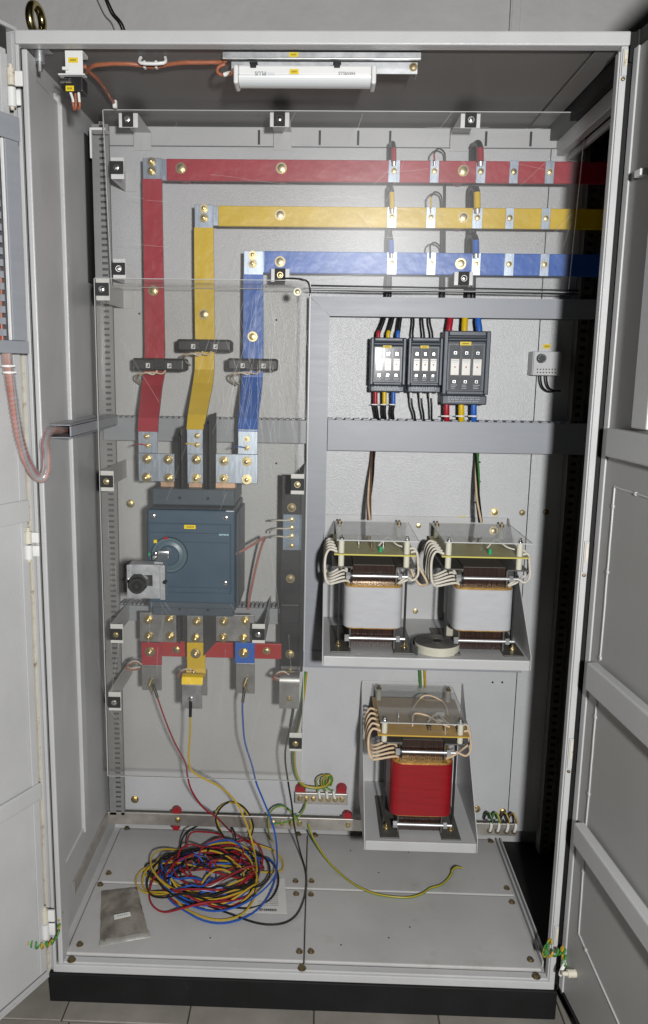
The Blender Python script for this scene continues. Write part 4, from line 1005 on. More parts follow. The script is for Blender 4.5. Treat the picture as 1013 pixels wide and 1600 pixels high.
for r_ in range(2):
    for k in range(7): p = at(840 + k * 4.6, 577 + r_ * 5, .49); mb.box(p.x - .0014, p.x + .0014, .4892, .4899, p.z - .0016, p.z + .0016)
obj('terminal_slot', mb, SEAM, t)["kind"] = "stuff"
a = at(849, 537.5, YB); b = at(860, 545, YB); label_plate(t, (a.x, a.z), (b.x, b.z), YB - .0003)
for k, (xs, xe) in enumerate(((845, 862), (854, 870))):
    wire('thermostat_lead', [(xs, 586, .51), (xs + .5, 596, .512), (xs + 4, 606, .516), (xe - 4, 612 - k * 2, .52), (xe + 6, 611, .525)], .0024, WBLK, parent=t)

# ================================================================== TRANSFORMERS ON THEIR TRAYS
def tray(label, x0, x1, zt, yfr, ybk, lipz, gx0top, gx1):
    t = thing('transformer_tray', label, 'tray', ((x0 + x1) / 2, ybk, zt), 'grey transformer trays')
    mb = MB(); mb.box(x0, x1, yfr + .003, ybk, zt - .003, zt); mb.box(x0, x1, yfr - .004, yfr + .0028, zt - lipz, zt + .0015, .003, 3); obj('shelf', mb, PAINT, t)
    H = gx1
    for x in (x0 - .0025, x1 + .0005):
        mb = MB(); mb.prism([(yfr - .003, zt - lipz + .002), (yfr - .003, zt + .012), (ybk - .02, zt + H), (ybk, zt + H), (ybk, zt - lipz + .002)], 'x', x, x + .0020); obj('gusset', mb, PAINT, t)
    mb = MB(); mb.box(x0, x1, ybk + .0003, YB - .0005, zt - .01, zt + H, .001); obj('back_flange', mb, PAINT, t)
    return t
def transformer(label, cx, zt, wcoil, z, wcore, wp, red, xoff=0.0, pcb=None):
    """cx centre x; z: dict of heights; YC front of coil"""
    YC = .25
    t = thing('transformer', label, 'transformer', (cx, YC + .12, zt), 'control transformers')
    hw = wcoil / 2
    # coil: rounded box
    dep = .19; poly = []
    sp_ = lambda c: math.copysign(abs(c) ** (2 / 7.5), c)
    for k in range(64):
        an = 2 * math.pi * (k + .5) / 64; poly.append((cx + hw * sp_(math.cos(an)), YC + dep / 2 + dep / 2 * sp_(math.sin(an))))
    mb = MB(); mb.prism(poly, 'z', z['c0'], z['c1'])
    for f in mb.bm.faces: f.smooth = len(f.verts) == 4
    co = obj('coil', mb, COILR if red else COILW, t)
    sh = lambda k: [(cx + (x - cx) * k, YC + dep / 2 + (y - YC - dep / 2) * k) for x, y in poly]
    mb = MB(); mb.prism(sh(.97), 'z', z['c1'], z['c1'] + .005); obj('winding_end', mb, VARN, co); mb = MB(); mb.prism(sh(.95), 'z', z['c0'] - .004, z['c0'] - .0003); obj('winding_end', mb, VARN, co)
    if red:
        for k in range(9):
            zz = z['c0'] + (z['c1'] - z['c0']) * (k + 1) / 10 + random.uniform(-.003, .003)
            mb = MB(); mb.prism(sh(1.0016), 'z', zz, zz + .0012); obj('tape_turn', mb, COILR, co)
    # core: top yoke, bottom yoke
    cw = wcore / 2
    for nm, za, zb in (('top_yoke', z['c1'] + .0055, z['k1']), ('bottom_yoke', z['k0'], z['c0'] - .0045)):
        n = 16; mb = MB()
        for k in range(n):
            xa = cx - cw + wcore * k / n; mb.box(xa + .0002, xa + wcore / n - .0002, YC + .022 + random.uniform(0, .0012), YC + .17, za, zb)
        o_ = obj(nm, mb, CORE, t); o_["kind"] = "stuff"
    mb = MB(); mb.box(cx - cw + .001, cx + cw - .001, YC + .0235, YC + .168, z['k1'] + .0001, z['k1'] + .0012); obj('yoke_top', mb, CORETOP, t)
    # clamp angles left and right of each yoke
    for s in (-1, 1):
        xi = cx + s * (cw + .0008); xo = cx + s * (cw + .052)
        mb = MB(); mb.box(xi, xi + s * .005, YC + .015, YC + .20, z['k1'] - .062, z['k1'] - .004, .001); mb.box(xi, xo, YC + .005, YC + .245, z['k1'] - .0035, z['k1'], .0008); obj('top_clamp', mb, CLAMP, t)
        mb = MB(); mb.box(xi, xi + s * .005, YC + .015, YC + .20, zt + .004, z['c0'] - .002, .001); mb.box(xi, xo, YC - .012, YC + .20, zt + .0002, zt + .0037, .0008); ft = obj('foot_clamp', mb, CLAMP, t)
        mb = MB(); mb.box(cx + s * (hw + .008), cx + s * (hw + .013), YC + .05, YC + .060, zt + .004, z['k1'] - .004); obj('tie_strap', mb, BLKP, t)
        bolt(ft, (cx + s * (cw + .032), YC + .035, zt + .0038), .0065, 'stud', GOLD, 'z')
    for nm, zz in (('tie_rod', z['r1']), ('tie_rod', z['r0'])):
        mb = MB(); mb.cyl((cx - cw - .016, YC + .012, zz), (cx + cw + .03, YC + .012, zz), .0040, n=10); rd = obj(nm, mb, ROD, t)
        mb = MB(); mb.cyl((cx - cw - .017, YC + .012, zz), (cx - cw - .006, YC + .012, zz), .0095, n=6, smooth=False); obj('rod_nut', mb, ROD, rd)
        mb = MB(); mb.cyl((cx + cw + .007, YC + .012, zz), (cx + cw + .017, YC + .012, zz), .0085, n=6, smooth=False); obj('rod_nut', mb, ROD, rd)
    for zz in (z['r1'],):
        mb = MB(); mb.cyl((cx - cw - .0065, YC + .014, zz), (cx - cw - .001, YC + .014, zz), .016, n=18); obj('insulating_washer', mb, BLKP, t)
    # board and clear cover on four nylon pillars
    px0, px1 = cx - wp / 2 + xoff, cx + wp / 2 + xoff
    mb = MB(); mb.box(px0, px1, YC, YC + .245, z['p'] - .002, z['p'] + .001); bd = obj('circuit_board', mb, PCBB if red else PCBG, t)
    mb = MB(); mb.box(px0, px1, YC - .0008, YC - .0002, z['p'] - .002, z['p'] + .0015); obj('board_edge', mb, PCBBE if red else PCBE, bd)
    cx0, cx1 = px0 + .006, px1 - .002 + (.008 if not red else -.004)
    mb = MB(); mb.box(cx0, cx1, YC, YC + .255, z['a'] - .0012, z['a'] + .0012); cv = obj('clear_cover', mb, ACR_S, t)
    mb = MB(); mb.box(cx0, cx1, YC - .0006, YC - .0001, z['a'] - .0013, z['a'] + .0013); mb.box(cx0 - .0005, cx0 - .0001, YC, YC + .255, z['a'] - .0013, z['a'] + .0013); mb.box(cx1 + .0001, cx1 + .0005, YC, YC + .255, z['a'] - .0013, z['a'] + .0013); obj('cover_edge', mb, EDGE, cv)
    for sx in (px0 + .018, px1 - .022):
        for yy in (YC + .014, YC + .225):
            mb = MB(); mb.cyl((sx, yy, z['k1']), (sx, yy, z['p'] - .0025), .0075, n=14); mb.cyl((sx, yy, z['p'] + .0015), (sx, yy, z['a'] - .0015), .0075, n=14); pl = obj('pillar', mb, NYLON, t)
            bolt(pl, (sx, yy, z['a'] + .0014), .0052, 'stud', CHROME if yy < .4 else RUSTB, 'z')
    # parts on the board
    zq = z['p'] + .0012
    for k in range(3 if not red else 4):
        x = px0 + wp * (.28 + .16 * k) + random.uniform(-.01, .01); y = YC + random.uniform(.03, .18)
        mb = MB(); mb.cyl((x, y, zq), (x, y, zq + .012), .0045, n=10); mb.cyl((x, y, zq + .012), (x, y, zq + .02), .0028, n=8); obj('stud_terminal', mb, (CHROME, RUSTB, CHROME, CHROME)[k], bd)
    mb = MB(); x = px0 + wp * .58; y = YC + .035; mb.cyl((x, y, zq), (x, y, zq + .013), .005, n=10); obj('terminal_cap', mb, GRNPL if not red else RUSTB, bd)
    mb = MB()
    for k in range(3): x = px0 + wp * random.uniform(.15, .8); y = YC + random.uniform(.01, .05); mb.box(x, x + .02, y, y + .003, zq - .0001, zq + .0003)
    obj('print', mb, INKG, bd)
    V = Vector
    wire('jumper', [V((px0 + wp * .56, YC + .05, zq + .012)), V((px0 + wp * .68, YC + .07, zq + .03)), V((px0 + wp * .78, YC + .05, zq + .016)), V((px0 + wp * .88, YC + .045, zq + .01))], .002, LEADW, parent=bd)
    if red:
        wire('jumper', [V((px0 + wp * .40, YC + .05, zq + .002)), V((px0 + wp * .42, YC + .06, zq + .032)), V((px0 + wp * .55, YC + .05, zq + .034)), V((px0 + wp * .70, YC + .035, zq + .02)), V((px0 + wp * .80, YC + .03, zq + .012))], .0025, LEADC, parent=bd)
        wire('jumper', [V((px0 + wp * .45, YC + .15, zq + .01)), V((px0 + wp * .6, YC + .17, zq + .04)), V((px0 + wp * .8, YC + .15, zq + .03)), V((px0 + wp * .85, YC + .13, zq + .002))], .0025, LEADC, parent=bd)
        mb = MB(); x = px0 + wp * .68; mb.box(x, x + .024, YC + .075, YC + .085, zq, zq + .012, .002); mb.box(x + .005, x + .03, YC + .12, YC + .128, zq, zq + .012, .002); obj('connector', mb, LEADW, bd)
    # leads from the left flank of the coil up over the board edge
    lm = LEADC if red else LEADW
    n = 5
    for k in range(n):
        y = YC + .02 + k * .032; dx = .006 * (k % 3)
        wire('coil_lead', [V((px0 + .008, y, zq + .001)), V((px0 - .012, y, zq + .006)), V((px0 - .022, y, zq - .018)), V((px0 - .021 - dx * .4, y - .006, z['k1'] - .03)), V((px0 - .014 - dx * .3, y - .012, z['r1'] - .018)), V((px0 - .006, YC + .015 + k * .012, z['c1'] + .004 + .004 * k)), V((cx - cw - .02, YC + .02 + k * .012, z['c1'] + .012 + .006 * k)), V((cx - cw - .004, YC + .03 + k * .01, z['c1'] + .004))], .0031, lm, parent=t, n=7, sub=5)
    for k in range(2):
        y = YC + .03 + k * .04
        wire('coil_lead', [V((px1 - .01, y, zq + .001)), V((px1 + .004, y, zq + .002)), V((px1 + .008 + .006 * k, y, zq - .02)), V((px1 + .010 + .004 * k, y - .004, z['r1'] + .004)), V((px1 - .004, y - .012, z['r1'] - .010)), V((cx + cw + .03, YC + .025, z['r1'] - .004 - .008 * k)), V((cx + cw + .008, YC + .03, z['c1'] + .003))], .0029, lm, parent=t, n=7, sub=5)
    return t
ZS = .840
tray('wide light grey tray holding two white coil transformers and a gasket roll', .036, .548, ZS, .212, .540, .026, 0, .30)
zz = dict(c0=.903, c1=1.008, k0=.846, k1=1.060, r1=1.035, r0=.872, p=1.092, a=1.128)
transformer('white wrapped transformer on the upper tray, beside the upright duct', .160, ZS, .150, zz, .106, .203, False, .000)
transformer('white wrapped transformer on the upper tray, right of the gasket roll', .436, ZS, .150, zz, .106, .216, False, -.003)
ZS2 = .332
tray('narrow light grey tray holding the red transformer above the floor', .156, .446, ZS2, .226, .540, .026, 0, .315)
zz2 = dict(c0=.392, c1=.536, k0=.338, k1=.594, r1=.566, r0=.360, p=.616, a=.650)
transformer('red taped transformer on the lower tray', .302, ZS2, .164, zz2, .108, .236, True, -.002)
wire('loop_lead', [Vector((.262, .30, 1.092)), Vector((.272, .29, 1.06)), Vector((.292, .285, 1.025)), Vector((.296, .29, 1.010)), Vector((.280, .30, 1.006)), Vector((.262, .30, 1.03)), Vector((.252, .31, 1.06))], .0030, LEADC, 'cream looped lead hanging between the two upper transformers', 'cable')
for k, (lab, xs) in enumerate((('twisted brown and yellow control cable dropping from duct to left upper transformer', ((584, 700), (581, 740), (577, 780), (577, 812))), ('dark bundled control cable with yellow strand dropping to right upper transformer', ((745, 700), (746, 740), (747, 780), (751, 816))))):
    t = thing('control_cable', lab, 'cable', at(*xs[0], .52), 'control cables to the transformers')
    for j, m_ in enumerate(((WBRN, LEADC, WBRN, WBLK), (WBLK, LEADC, WBLK, WGRN))[k]):
        P = []
        for i, (x, y) in enumerate(xs):
            p = at(x, y, .525 - .04 * i); p += Vector((.0042 * math.cos(j * 1.57 + i * 1.2), .004 * math.sin(j * 1.57 + i * 1.2), 0)); P.append(p)
        wire('strand', P, .0030, m_, parent=t)
    if k == 1:
        for y in (722, 752, 785):
            q = at(746.5, y, .505); mb = MB(); mb.cyl(q + Vector((0, .0, .0015)), q - Vector((0, 0, .0015)), .0085, n=14); obj('tie', mb, BLKP, t)
t = thing('control_cable', 'short green and white control cable dropping behind the upper tray', 'cable', at(660, 1045, .53), 'control cables to the transformers')
for j, m_ in enumerate((WGRN, LEADW, WYEL)):
    wire('strand', [(655 + j * 4, 1030, .53), (656 + j * 4, 1050, .53), (657 + j * 4, 1075, .53)], .0032, m_, parent=t)
a = at(715, 806.5, YB); b = at(729, 812.5, YB); label_plate(bp, (a.x, a.z), (b.x, b.z), YB - .0004)


zl0 = at(660, 1047, .48).z
duct_h('level grey cable duct behind and just below the upper transformer tray', XV0 + .001, .60, zl0, zl0 + .05, .478, YB - .002)
# gasket roll lying on the tray
q = atz(683, 1001, ZS + .024)
t = thing('gasket_roll', 'cream and black roll of foam gasket tape lying on the upper tray', 'tape roll', (q.x, q.y, ZS))
rr = .057
mb = MB(); n = 150; pts = []; turns = 9
prof_o = []
mb.cyl((q.x, q.y, ZS + .0005), (q.x, q.y, ZS + .022), rr, n=48); obj('roll', mb, TAPEC, t)
mb = MB()
for i in range(241):
    a = turns * 2 * math.pi * i / 240; r_ = .008 + (rr - .009) * i / 240; pts.append(Vector((q.x + r_ * math.cos(a), q.y + r_ * math.sin(a), ZS + .0222)))
mb.tube(pts, .0016, 6, 1); obj('wound_edge', mb, CLAMP, t)
mb = MB(); mb.cyl((q.x, q.y, ZS + .0221), (q.x, q.y, ZS + .0226), rr - .0004, n=48); obj('roll_side', mb, TAPEK, t)
mb = MB(); mb.cyl((q.x, q.y, ZS + .0227), (q.x, q.y, ZS + .0246), .010, n=20); obj('roll_core', mb, SEAM, t)
e = atz(712, 990, ZS + .02); mb = MB(lambda v: Matrix.Rotation(R(-35), 3, 'Z') @ v + e); mb.box(-.022, .022, -.013, .013, -.010, .022, .003); obj('loose_end', mb, TAPEC, t)
mb = MB(); pts = []
for i in range(9):
    a = R(75 + i * 18); pts.append(Vector((q.x + (rr + .0015 + .0012 * i) * math.cos(a), q.y + (rr + .004 + .0014 * i) * math.sin(a), ZS + .011)))
for a, b in zip(pts, pts[1:]):
    mb.hexa([a + Vector((0, 0, -.010)), b + Vector((0, 0, -.010)), b + Vector((0, 0, .010)), a + Vector((0, 0, .010)), a + (a - q).normalized() * .004 + Vector((0, 0, -.010)), b + (b - q).normalized() * .004 + Vector((0, 0, -.010)), b + (b - q).normalized() * .004 + Vector((0, 0, .010)), a + (a - q).normalized() * .004 + Vector((0, 0, .010))])
obj('outer_wrap', mb, TAPEK, t)

# ================================================================== EARTH BARS
a = at(461, 1239, .515); b = at(543, 1256, .515)
t = thing('earth_bar', 'short tinned earth bar with seven screws between two red insulators', 'earth bar', (a.x, .515, b.z), 'tinned earth bars')
zb1 = at(502, 1257, .515).z; za1 = at(502, 1240, .515).z
mb = MB(); mb.box(a.x, b.x, .515, .523, zb1, za1, .0015); obj('bar', mb, EARTHCU, t)
for x in (469, 479.5, 490, 501, 513, 524, 534.5): bolt(t, (at(x, 1249, .515).x, .515, (za1 + zb1) / 2), .0062, 'hex', GOLD)
for x in (469.5, 534):
    q = at(x, 1236, .525); mb = MB(); mb.cyl((q.x, .5232, q.z), (q.x, YB - .0005, q.z), .0145, .0165, n=24); obj('insulator', mb, REDPL, t)
YE = .500
a = at(168, 1270, YE); b = at(568, 1279.5, YE); zb1 = (at(168, 1288, YE).z + at(560, 1298, YE).z) / 2; za1 = (a.z + b.z) / 2
t = thing('earth_bar', 'long tinned earth bar above the floor with a limb turned along the left wall', 'earth bar', (a.x, YE, zb1), 'tinned earth bars')
xr = at(808, 1290, YE).x
mb = MB(); mb.box(a.x, xr, YE, YE + .006, zb1, za1, .0015); obj('bar', mb, EARTHCU, t)
mb = MB(); lf_ = atx(133, 1352, -.566)
mb.box(a.x - .0035, a.x + .0025, lf_.y, YE + .006, zb1 + .001, za1 - .001, .0015); obj('side_limb', mb, EARTHCU, t)
for x, y in ((278, 1279), (427, 1284), (441, 1285), (455, 1286), (468, 1287), (544, 1290)): bolt(t, (at(x, y, YE).x, YE, (za1 + zb1) / 2), .0062, 'hex', GOLD)
for x, y in ((278, 1263), (543, 1270)):
    q = at(x, y, .53); mb = MB(); mb.cyl((q.x, .5065, q.z), (q.x, .520, q.z), .0142, n=24); obj('insulator', mb, REDPL, t)
q = at(276, 1290, .515); mb = MB(); mb.cyl((q.x, .5065, q.z), (q.x, .53, q.z), .012, n=18); obj('insulator', mb, REDPL, t)
for k, (x, y) in enumerate(((765, 1299), (777, 1300), (791, 1300), (803, 1301))):
    q = Vector((at(x, y, YE).x, YE - .001, (za1 + zb1) / 2 - .004))
    bolt(t, q, .0058, 'hex', RUSTB)
    l_ = thing('earth_lead', 'lugged earth lead at the right end of the long bar, %s of four' % ('leftmost', 'second from left', 'third from left', 'rightmost')[k], 'earth lead', q, 'lugged earth leads on the long bar')
    wire('lug', [q + Vector((0, -.006, .004)), q + Vector((.002, -.009, .016)), q + Vector((.003, -.008, .032))], .0042, TIE, parent=l_)
    wire('lead', [q + Vector((.003, -.008, .03)), q + Vector((.001, -.010, .045)), q + Vector((-.006, .0, .058)), q + Vector((-.012, .012, .045)), q + Vector((-.012, .03, .02))], .0034, (WBLK, WGRN, WBLK, WBRN)[k], parent=l_)
    wire('stripe', [q + Vector((.0045, -.0105, .03)), q + Vector((.0025, -.0125, .045)), q + Vector((-.006, -.0025, .0605)), q + Vector((-.0135, .0095, .047))], .0017, (WGRN, WYEL, WYEL, WYEL)[k], parent=l_)

def earth_wire(label, pts, r=.0030, group='green and yellow earth wires'):
    P = [at(*p) if not isinstance(p, Vector) else p for p in pts]
    S = spline(P, 7)
    t = thing('earth_wire', label, 'earth wire', P[0], group)
    mb = MB(); mb.tube(S, r, 8, 1); obj('green_core', mb, WGRN, t)
    O = []
    for i, p in enumerate(S):
        d = (S[min(i + 1, len(S) - 1)] - S[max(i - 1, 0)]).normalized(); u = d.cross(Vector((0, 1, .3))).normalized()
        O.append(p + u * r * .62 + Vector((0, -r * .50, 0)))
    mb = MB(); mb.tube(O, r * .60, 8, 1); obj('yellow_stripe', mb, WYEL, t)
    return t
earth_wire('thick green and yellow earth cable curving from clear sheet to short earth bar', [(478, 1050, .53), (472, 1100, .52), (464, 1140, .51), (459, 1180, .50), (463, 1210, .50), (473, 1226, .50), (490, 1231, .50), (508, 1229, .50), (517, 1220, .50), (515, 1212, .51), (508, 1212, .52)], .0048)
for k, (x0, x1, x2) in enumerate(((500, 497, 507), (512, 505, 514), (523, 509, 517))):
    earth_wire('thin green looped earth lead landing on the short earth bar, %s of three' % ('leftmost', 'middle', 'rightmost')[k], [(x0, 1247, .506), (x0 - 2, 1238, .504), (x1 - 1, 1228, .50), (x1 - 2, 1220, .50), (x1 + 2, 1214, .50), (x2, 1211, .505), (x2 + 3, 1218, .515), (x2, 1228, .52)], .0022)
    q = at(x0, 1245, .504); mb = MB(); mb.cyl(q + Vector((0, 0, -.004)), at(x0 - 1.5, 1236, .502), .0040, n=10); obj('ferrule', mb, TIE, label='white ferrule at the short earth bar, %s of three' % ('leftmost', 'middle', 'rightmost')[k], cat='ferrule', group='white ferrules at the short earth bar', base=q)
earth_wire('green wire bridging the short earth bar down to the long earth bar', [(478, 1252, .506), (476, 1262, .50), (470, 1272, .495), (460, 1280, .492), (445, 1285, .49), (428, 1287, .494)], .0024)
earth_wire('yellow green loop arching over the long earth bar', [(467, 1286, .492), (462, 1276, .488), (453, 1266, .485), (441, 1259, .483), (428, 1263, .483), (420, 1275, .484), (419, 1290, .485), (421, 1305, .47), (427, 1316, .44)], .0026)
F = lambda x, y, h=.004: atz(x, y, ZF + h)
earth_wire('loose green and yellow earth wire with hooked free end across base plates', [(481, 1287, .492), (484, 1296, .48), F(492, 1314, .05), F(510, 1342, .02), F(532, 1365), F(556, 1383), F(582, 1395), F(612, 1401), F(640, 1402), F(660, 1396), F(672, 1388), F(688, 1383), F(700, 1373), F(706, 1365, .010), F(708, 1359, .016), F(714, 1355, .02), F(723, 1357, .018)], .0033)

# coiled earth pigtails at the lower hinges
def pigtail(label, path, r_coil, r, turns, ends):
    P = [at(*p) for p in path]; S = spline(P, 12)
    t = thing('coiled_earth_lead', label, 'coiled wire', P[0], 'coiled earth leads at the door hinges')
    C_ = []
    for i, p in enumerate(S):
        a = 2 * math.pi * turns * i / len(S); C_.append(p + Vector((math.cos(a) * .4, math.sin(a) * .9, math.cos(a))) * r_coil)
    pieces = ends; n = len(C_); per = max(2, n // pieces)
    for k in range(pieces):
        seg = C_[k * per: min(n, (k + 1) * per + 1)]
        if len(seg) < 2: continue
        mb = MB(); mb.tube(seg, r, 7, 4); obj('turn', mb, (WGRN, WYEL)[k % 2] if k % 3 else WGRN, t)
    mb = MB(); mb.tube([at(path[-1][0], path[-1][1], path[-1][2]), P[-1] + Vector((-.008, -.005, -.012)), P[-1] + Vector((-.010, -.004, -.026))], .0042, 8, 4); obj('lug', mb, TIE, t)
    return t
pigtail('coiled green and yellow earth lead at the lower left door hinge', [(86, 1414, .02), (94, 1416, .015), (96, 1428, .01), (92, 1440, .0), (92, 1455, -.01), (86, 1468, -.02), (76, 1475, -.035), (64, 1478, -.05), (52, 1476, -.06), (44, 1472, -.07)], .0062, .0024, 13, 18)
pigtail('coiled green and yellow earth lead at the lower right door hinge', [(864, 1467, .01), (858, 1474, .0), (852, 1484, -.005), (852, 1490, -.01), (862, 1490, -.02), (872, 1488, -.03), (880, 1484, -.04), (882, 1494, -.05), (883, 1506, -.055)], .0068, .0026, 10, 16)

# ================================================================== CLEAR SHEETS AND THEIR BRACKETS
YU, YLW = .400, .270
def sheet(label, x0, x1, z0, z1, y, m_, scratches, lean=0.0):
    zm_ = (z0 + z1) / 2
    LEAN = lambda v: Vector((v.x, v.y - lean * (v.z - zm_), v.z))
    t = thing('clear_sheet', label, 'clear sheet', (x0, y, z0), 'clear acrylic cover sheets')
    mb = MB(LEAN); mb.box(x0, x1, y, y + .004, z0, z1); sh = obj('pane', mb, m_, t)
    mb = MB(LEAN)
    mb.box(x0 - .0017, x0 - .0001, y, y + .005, z0, z1); mb.box(x1 + .0001, x1 + .0017, y, y + .005, z0, z1)
    mb.box(x0, x1, y, y + .005, z1 + .0001, z1 + .0015); mb.box(x0, x1, y, y + .005, z0 - .0012, z0 - .0001); obj('cut_edge', mb, EDGE, sh)
    mb = MB(LEAN)
    for (xa, za, xb, zb, w) in scratches:
        a = Vector((xa, 0, za)); b = Vector((xb, 0, zb)); n = max(2, int((b - a).length / .04)); d = (b - a).normalized(); u = Vector((-d.z, 0, d.x)); P = []
        for i in range(n + 1):
            p = a.lerp(b, i / n) + u * random.uniform(-.0012, .0012); P.append(p)
        for p, q in zip(P, P[1:]):
            mb.quad((p.x - u.x * w, y - .0003, p.z - u.z * w), (q.x - u.x * w, y - .0003, q.z - u.z * w), (q.x + u.x * w, y - .0003, q.z + u.z * w), (p.x + u.x * w, y - .0003, p.z + u.z * w))
    o_ = obj('scratches', mb, SCR, sh); o_["kind"] = "stuff"
    return t
a = at(165, 174, YU); b = at(165, 446, YU)
zt_u = (a.z + at(900, 183, YU).z) / 2; zb_u = (b.z + at(900, 456, YU).z) / 2
sc = []
for _ in range(34):
    x = random.uniform(a.x, .62); z = random.uniform(zb_u, zt_u); an = random.choice((0, 0, .05, -.08, .7, 1.2, 2.4)) + random.uniform(-.12, .12); L_ = random.uniform(.02, .16)
    x2 = min(.63, max(a.x, x + L_ * math.cos(an))); z2 = min(zt_u, max(zb_u, z + L_ * math.sin(an))); sc.append((x, z, x2, z2, random.uniform(.00018, .00034)))
sheet('large hazy clear acrylic sheet over the horizontal busbars', a.x, .64, zb_u, zt_u, YU, ACR_U, sc, .11)
a = at(149, 434, YLW); b = at(168, 1213, YLW); c = at(482, 440, YLW); d = at(474, 1220, YLW)
xl, xr_ = (a.x + b.x) / 2, (c.x + d.x) / 2; zt_l, zb_l = (a.z + c.z) / 2, (b.z + d.z) / 2
sc = []
for _ in range(80):
    p = at(random.uniform(345, 480), random.uniform(440, 640), YLW); L_ = random.uniform(.03, .22); an = R(random.choice((90, 84, 96, 78, 72, 108)) + random.uniform(-5, 5))
    x2 = min(xr_, p.x - L_ * math.cos(an)); z2 = max(zb_l, p.z - L_ * math.sin(an)); sc.append((min(p.x, xr_), min(p.z, zt_l), x2, z2, random.uniform(.00011, .00028)))
for _ in range(36):
    p = at(random.uniform(152, 470), random.uniform(440, 1150), YLW); L_ = random.uniform(.04, .2); an = R(random.choice((90, 90, 95, 75, 120)) + random.uniform(-6, 6))
    sc.append((p.x, p.z, max(xl, min(xr_, p.x - L_ * math.cos(an))), max(zb_l, p.z - L_ * math.sin(an)), random.uniform(.00014, .00028)))
sheet('tall clear scratched acrylic sheet in front of the main breaker', xl, xr_, zb_l, zt_l, YLW, ACR_L, sc)
def bracket(label, px, py, ysh, horiz, arm):
    if ysh == YU: ysh = YU - .11 * (at(px, py, YU).z - (zt_u + zb_u) / 2)
    q = at(px, py, ysh)
    t = thing('sheet_bracket', label, 'bracket', q, 'brackets holding the clear sheets')
    hw, hh = (.0235, .0165) if horiz else (.0165, .0255)
    mb = MB(); mb.box(q.x - hw, q.x + hw, ysh + .0045, ysh + .007, q.z - hh, q.z + hh, .0008); obj('tab', mb, WHITEP, t)
    mb = MB(); k = .0165
    if horiz: mb.box(q.x - .0135, q.x + .0135, ysh - .0035, ysh - .0004, q.z - k, q.z + k, .001)
    else: mb.box(q.x - k, q.x + k, ysh - .0035, ysh - .0004, q.z - .0150, q.z + .0150, .001)
    obj('rubber_pad', mb, BLKR, t)
    bolt(t, (q.x, ysh - .0036, q.z), .0062, 'pan', CHROME if random.random() < .7 else GOLD)
    mb = MB()
    if arm == 'l': mb.box(q.x - hw, q.x - hw + .0025, ysh + .0072, YB - .0005, q.z - hh, q.z + hh, .0006)
    elif arm == 'r': mb.box(q.x + hw - .0025, q.x + hw, ysh + .0072, YB - .0005, q.z - hh, q.z + hh, .0006)
    else: mb.box(q.x - hw, q.x + hw, ysh + .0072, YB - .0005, q.z + hh - .0025, q.z + hh, .0006)
    obj('arm', mb, PAINT, t)
    mb = MB()
    if arm in 'lr': x = q.x - hw if arm == 'l' else q.x + hw; mb.box(min(x, x + (.03 if arm == 'l' else -.03)), max(x, x + (.03 if arm == 'l' else -.03)), YB - .0030, YB - .0004, q.z - hh, q.z + hh, .0006)
    else: mb.box(q.x - hw, q.x + hw, YB - .0030, YB - .0004, q.z - .03, q.z + hh, .0006)
    obj('foot', mb, PAINT, t)
for lab, px_, py_, h_, arm in (('sheet bracket at the top left corner of the hazy upper sheet', 200, 187, True, 't'), ('sheet bracket at the top middle of the hazy upper sheet', 437, 186, True, 't'), ('sheet bracket at the top right of the hazy upper sheet', 736, 188, True, 't'),
                              ('sheet bracket left of the red busbar corner on the upper sheet', 183, 262, False, 'l'), ('sheet bracket on the left edge of the upper sheet just above the lower sheet', 186, 420, False, 'l'),
                              ('sheet bracket under the blue busbar near the lower sheet top edge', 438, 430, True, 't'), ('sheet bracket under the blue busbar above the large fuse switch', 725, 435, True, 't')):
    bracket(lab, px_, py_, YU, h_, arm)
for lab, px_, py_, arm in (('sheet bracket at the top left corner of the tall clear sheet', 160, 452, 'l'), ('sheet bracket on the left edge of the tall sheet level with the link plates', 167, 752, 'l'), ('sheet bracket on the left edge of the tall sheet below the handle box', 182, 991, 'l'),
                           ('sheet bracket on the left edge of the tall sheet, lowest on that side', 179, 1097, 'l'), ('sheet bracket on the right edge of the tall sheet over the neutral bar top', 465, 757, 'r'),
                           ('sheet bracket right of the blue tail below the breaker', 404, 991, 'r'), ('sheet bracket on the right edge of the tall sheet above the earth bars', 462, 1161, 'r')):
    bracket(lab, px_, py_, YLW, False, arm)
q = at(465, 456, YLW); t = thing('corner_screw', 'gold screw with cream washer in the top right corner of the tall clear sheet', 'screw', q)
bolt(t, q + Vector((0, -.0005, 0)), .006, 'pan', GOLD); mb = MB(); mb.cyl((q.x, YLW - .0004, q.z), (q.x, YLW - .0012, q.z), .0095, n=18); obj('washer', mb, NYLON, t)
wire('black_cord', [(484, 446, .40), (560, 447.5, .42), (700, 450, .42), (905, 454, .42)], .0022, BLKP, 'thin black cord along the bottom edge of the upper clear sheet', 'cord')
wire('black_cord', [(484, 453, .43), (600, 455.5, .43), (700, 456, .43), (905, 460, .43)], .0016, BLKP, 'thinner black cord running just below the cord under the upper sheet', 'cord')
wire('black_cord', [(430, 436, .262), (455, 435, .262), (474, 437, .262), (482, 442, .265), (485, 456, .27), (484, 462, .28)], .0022, BLKP, 'dark cord bent over the top right corner of the tall clear sheet', 'cord')

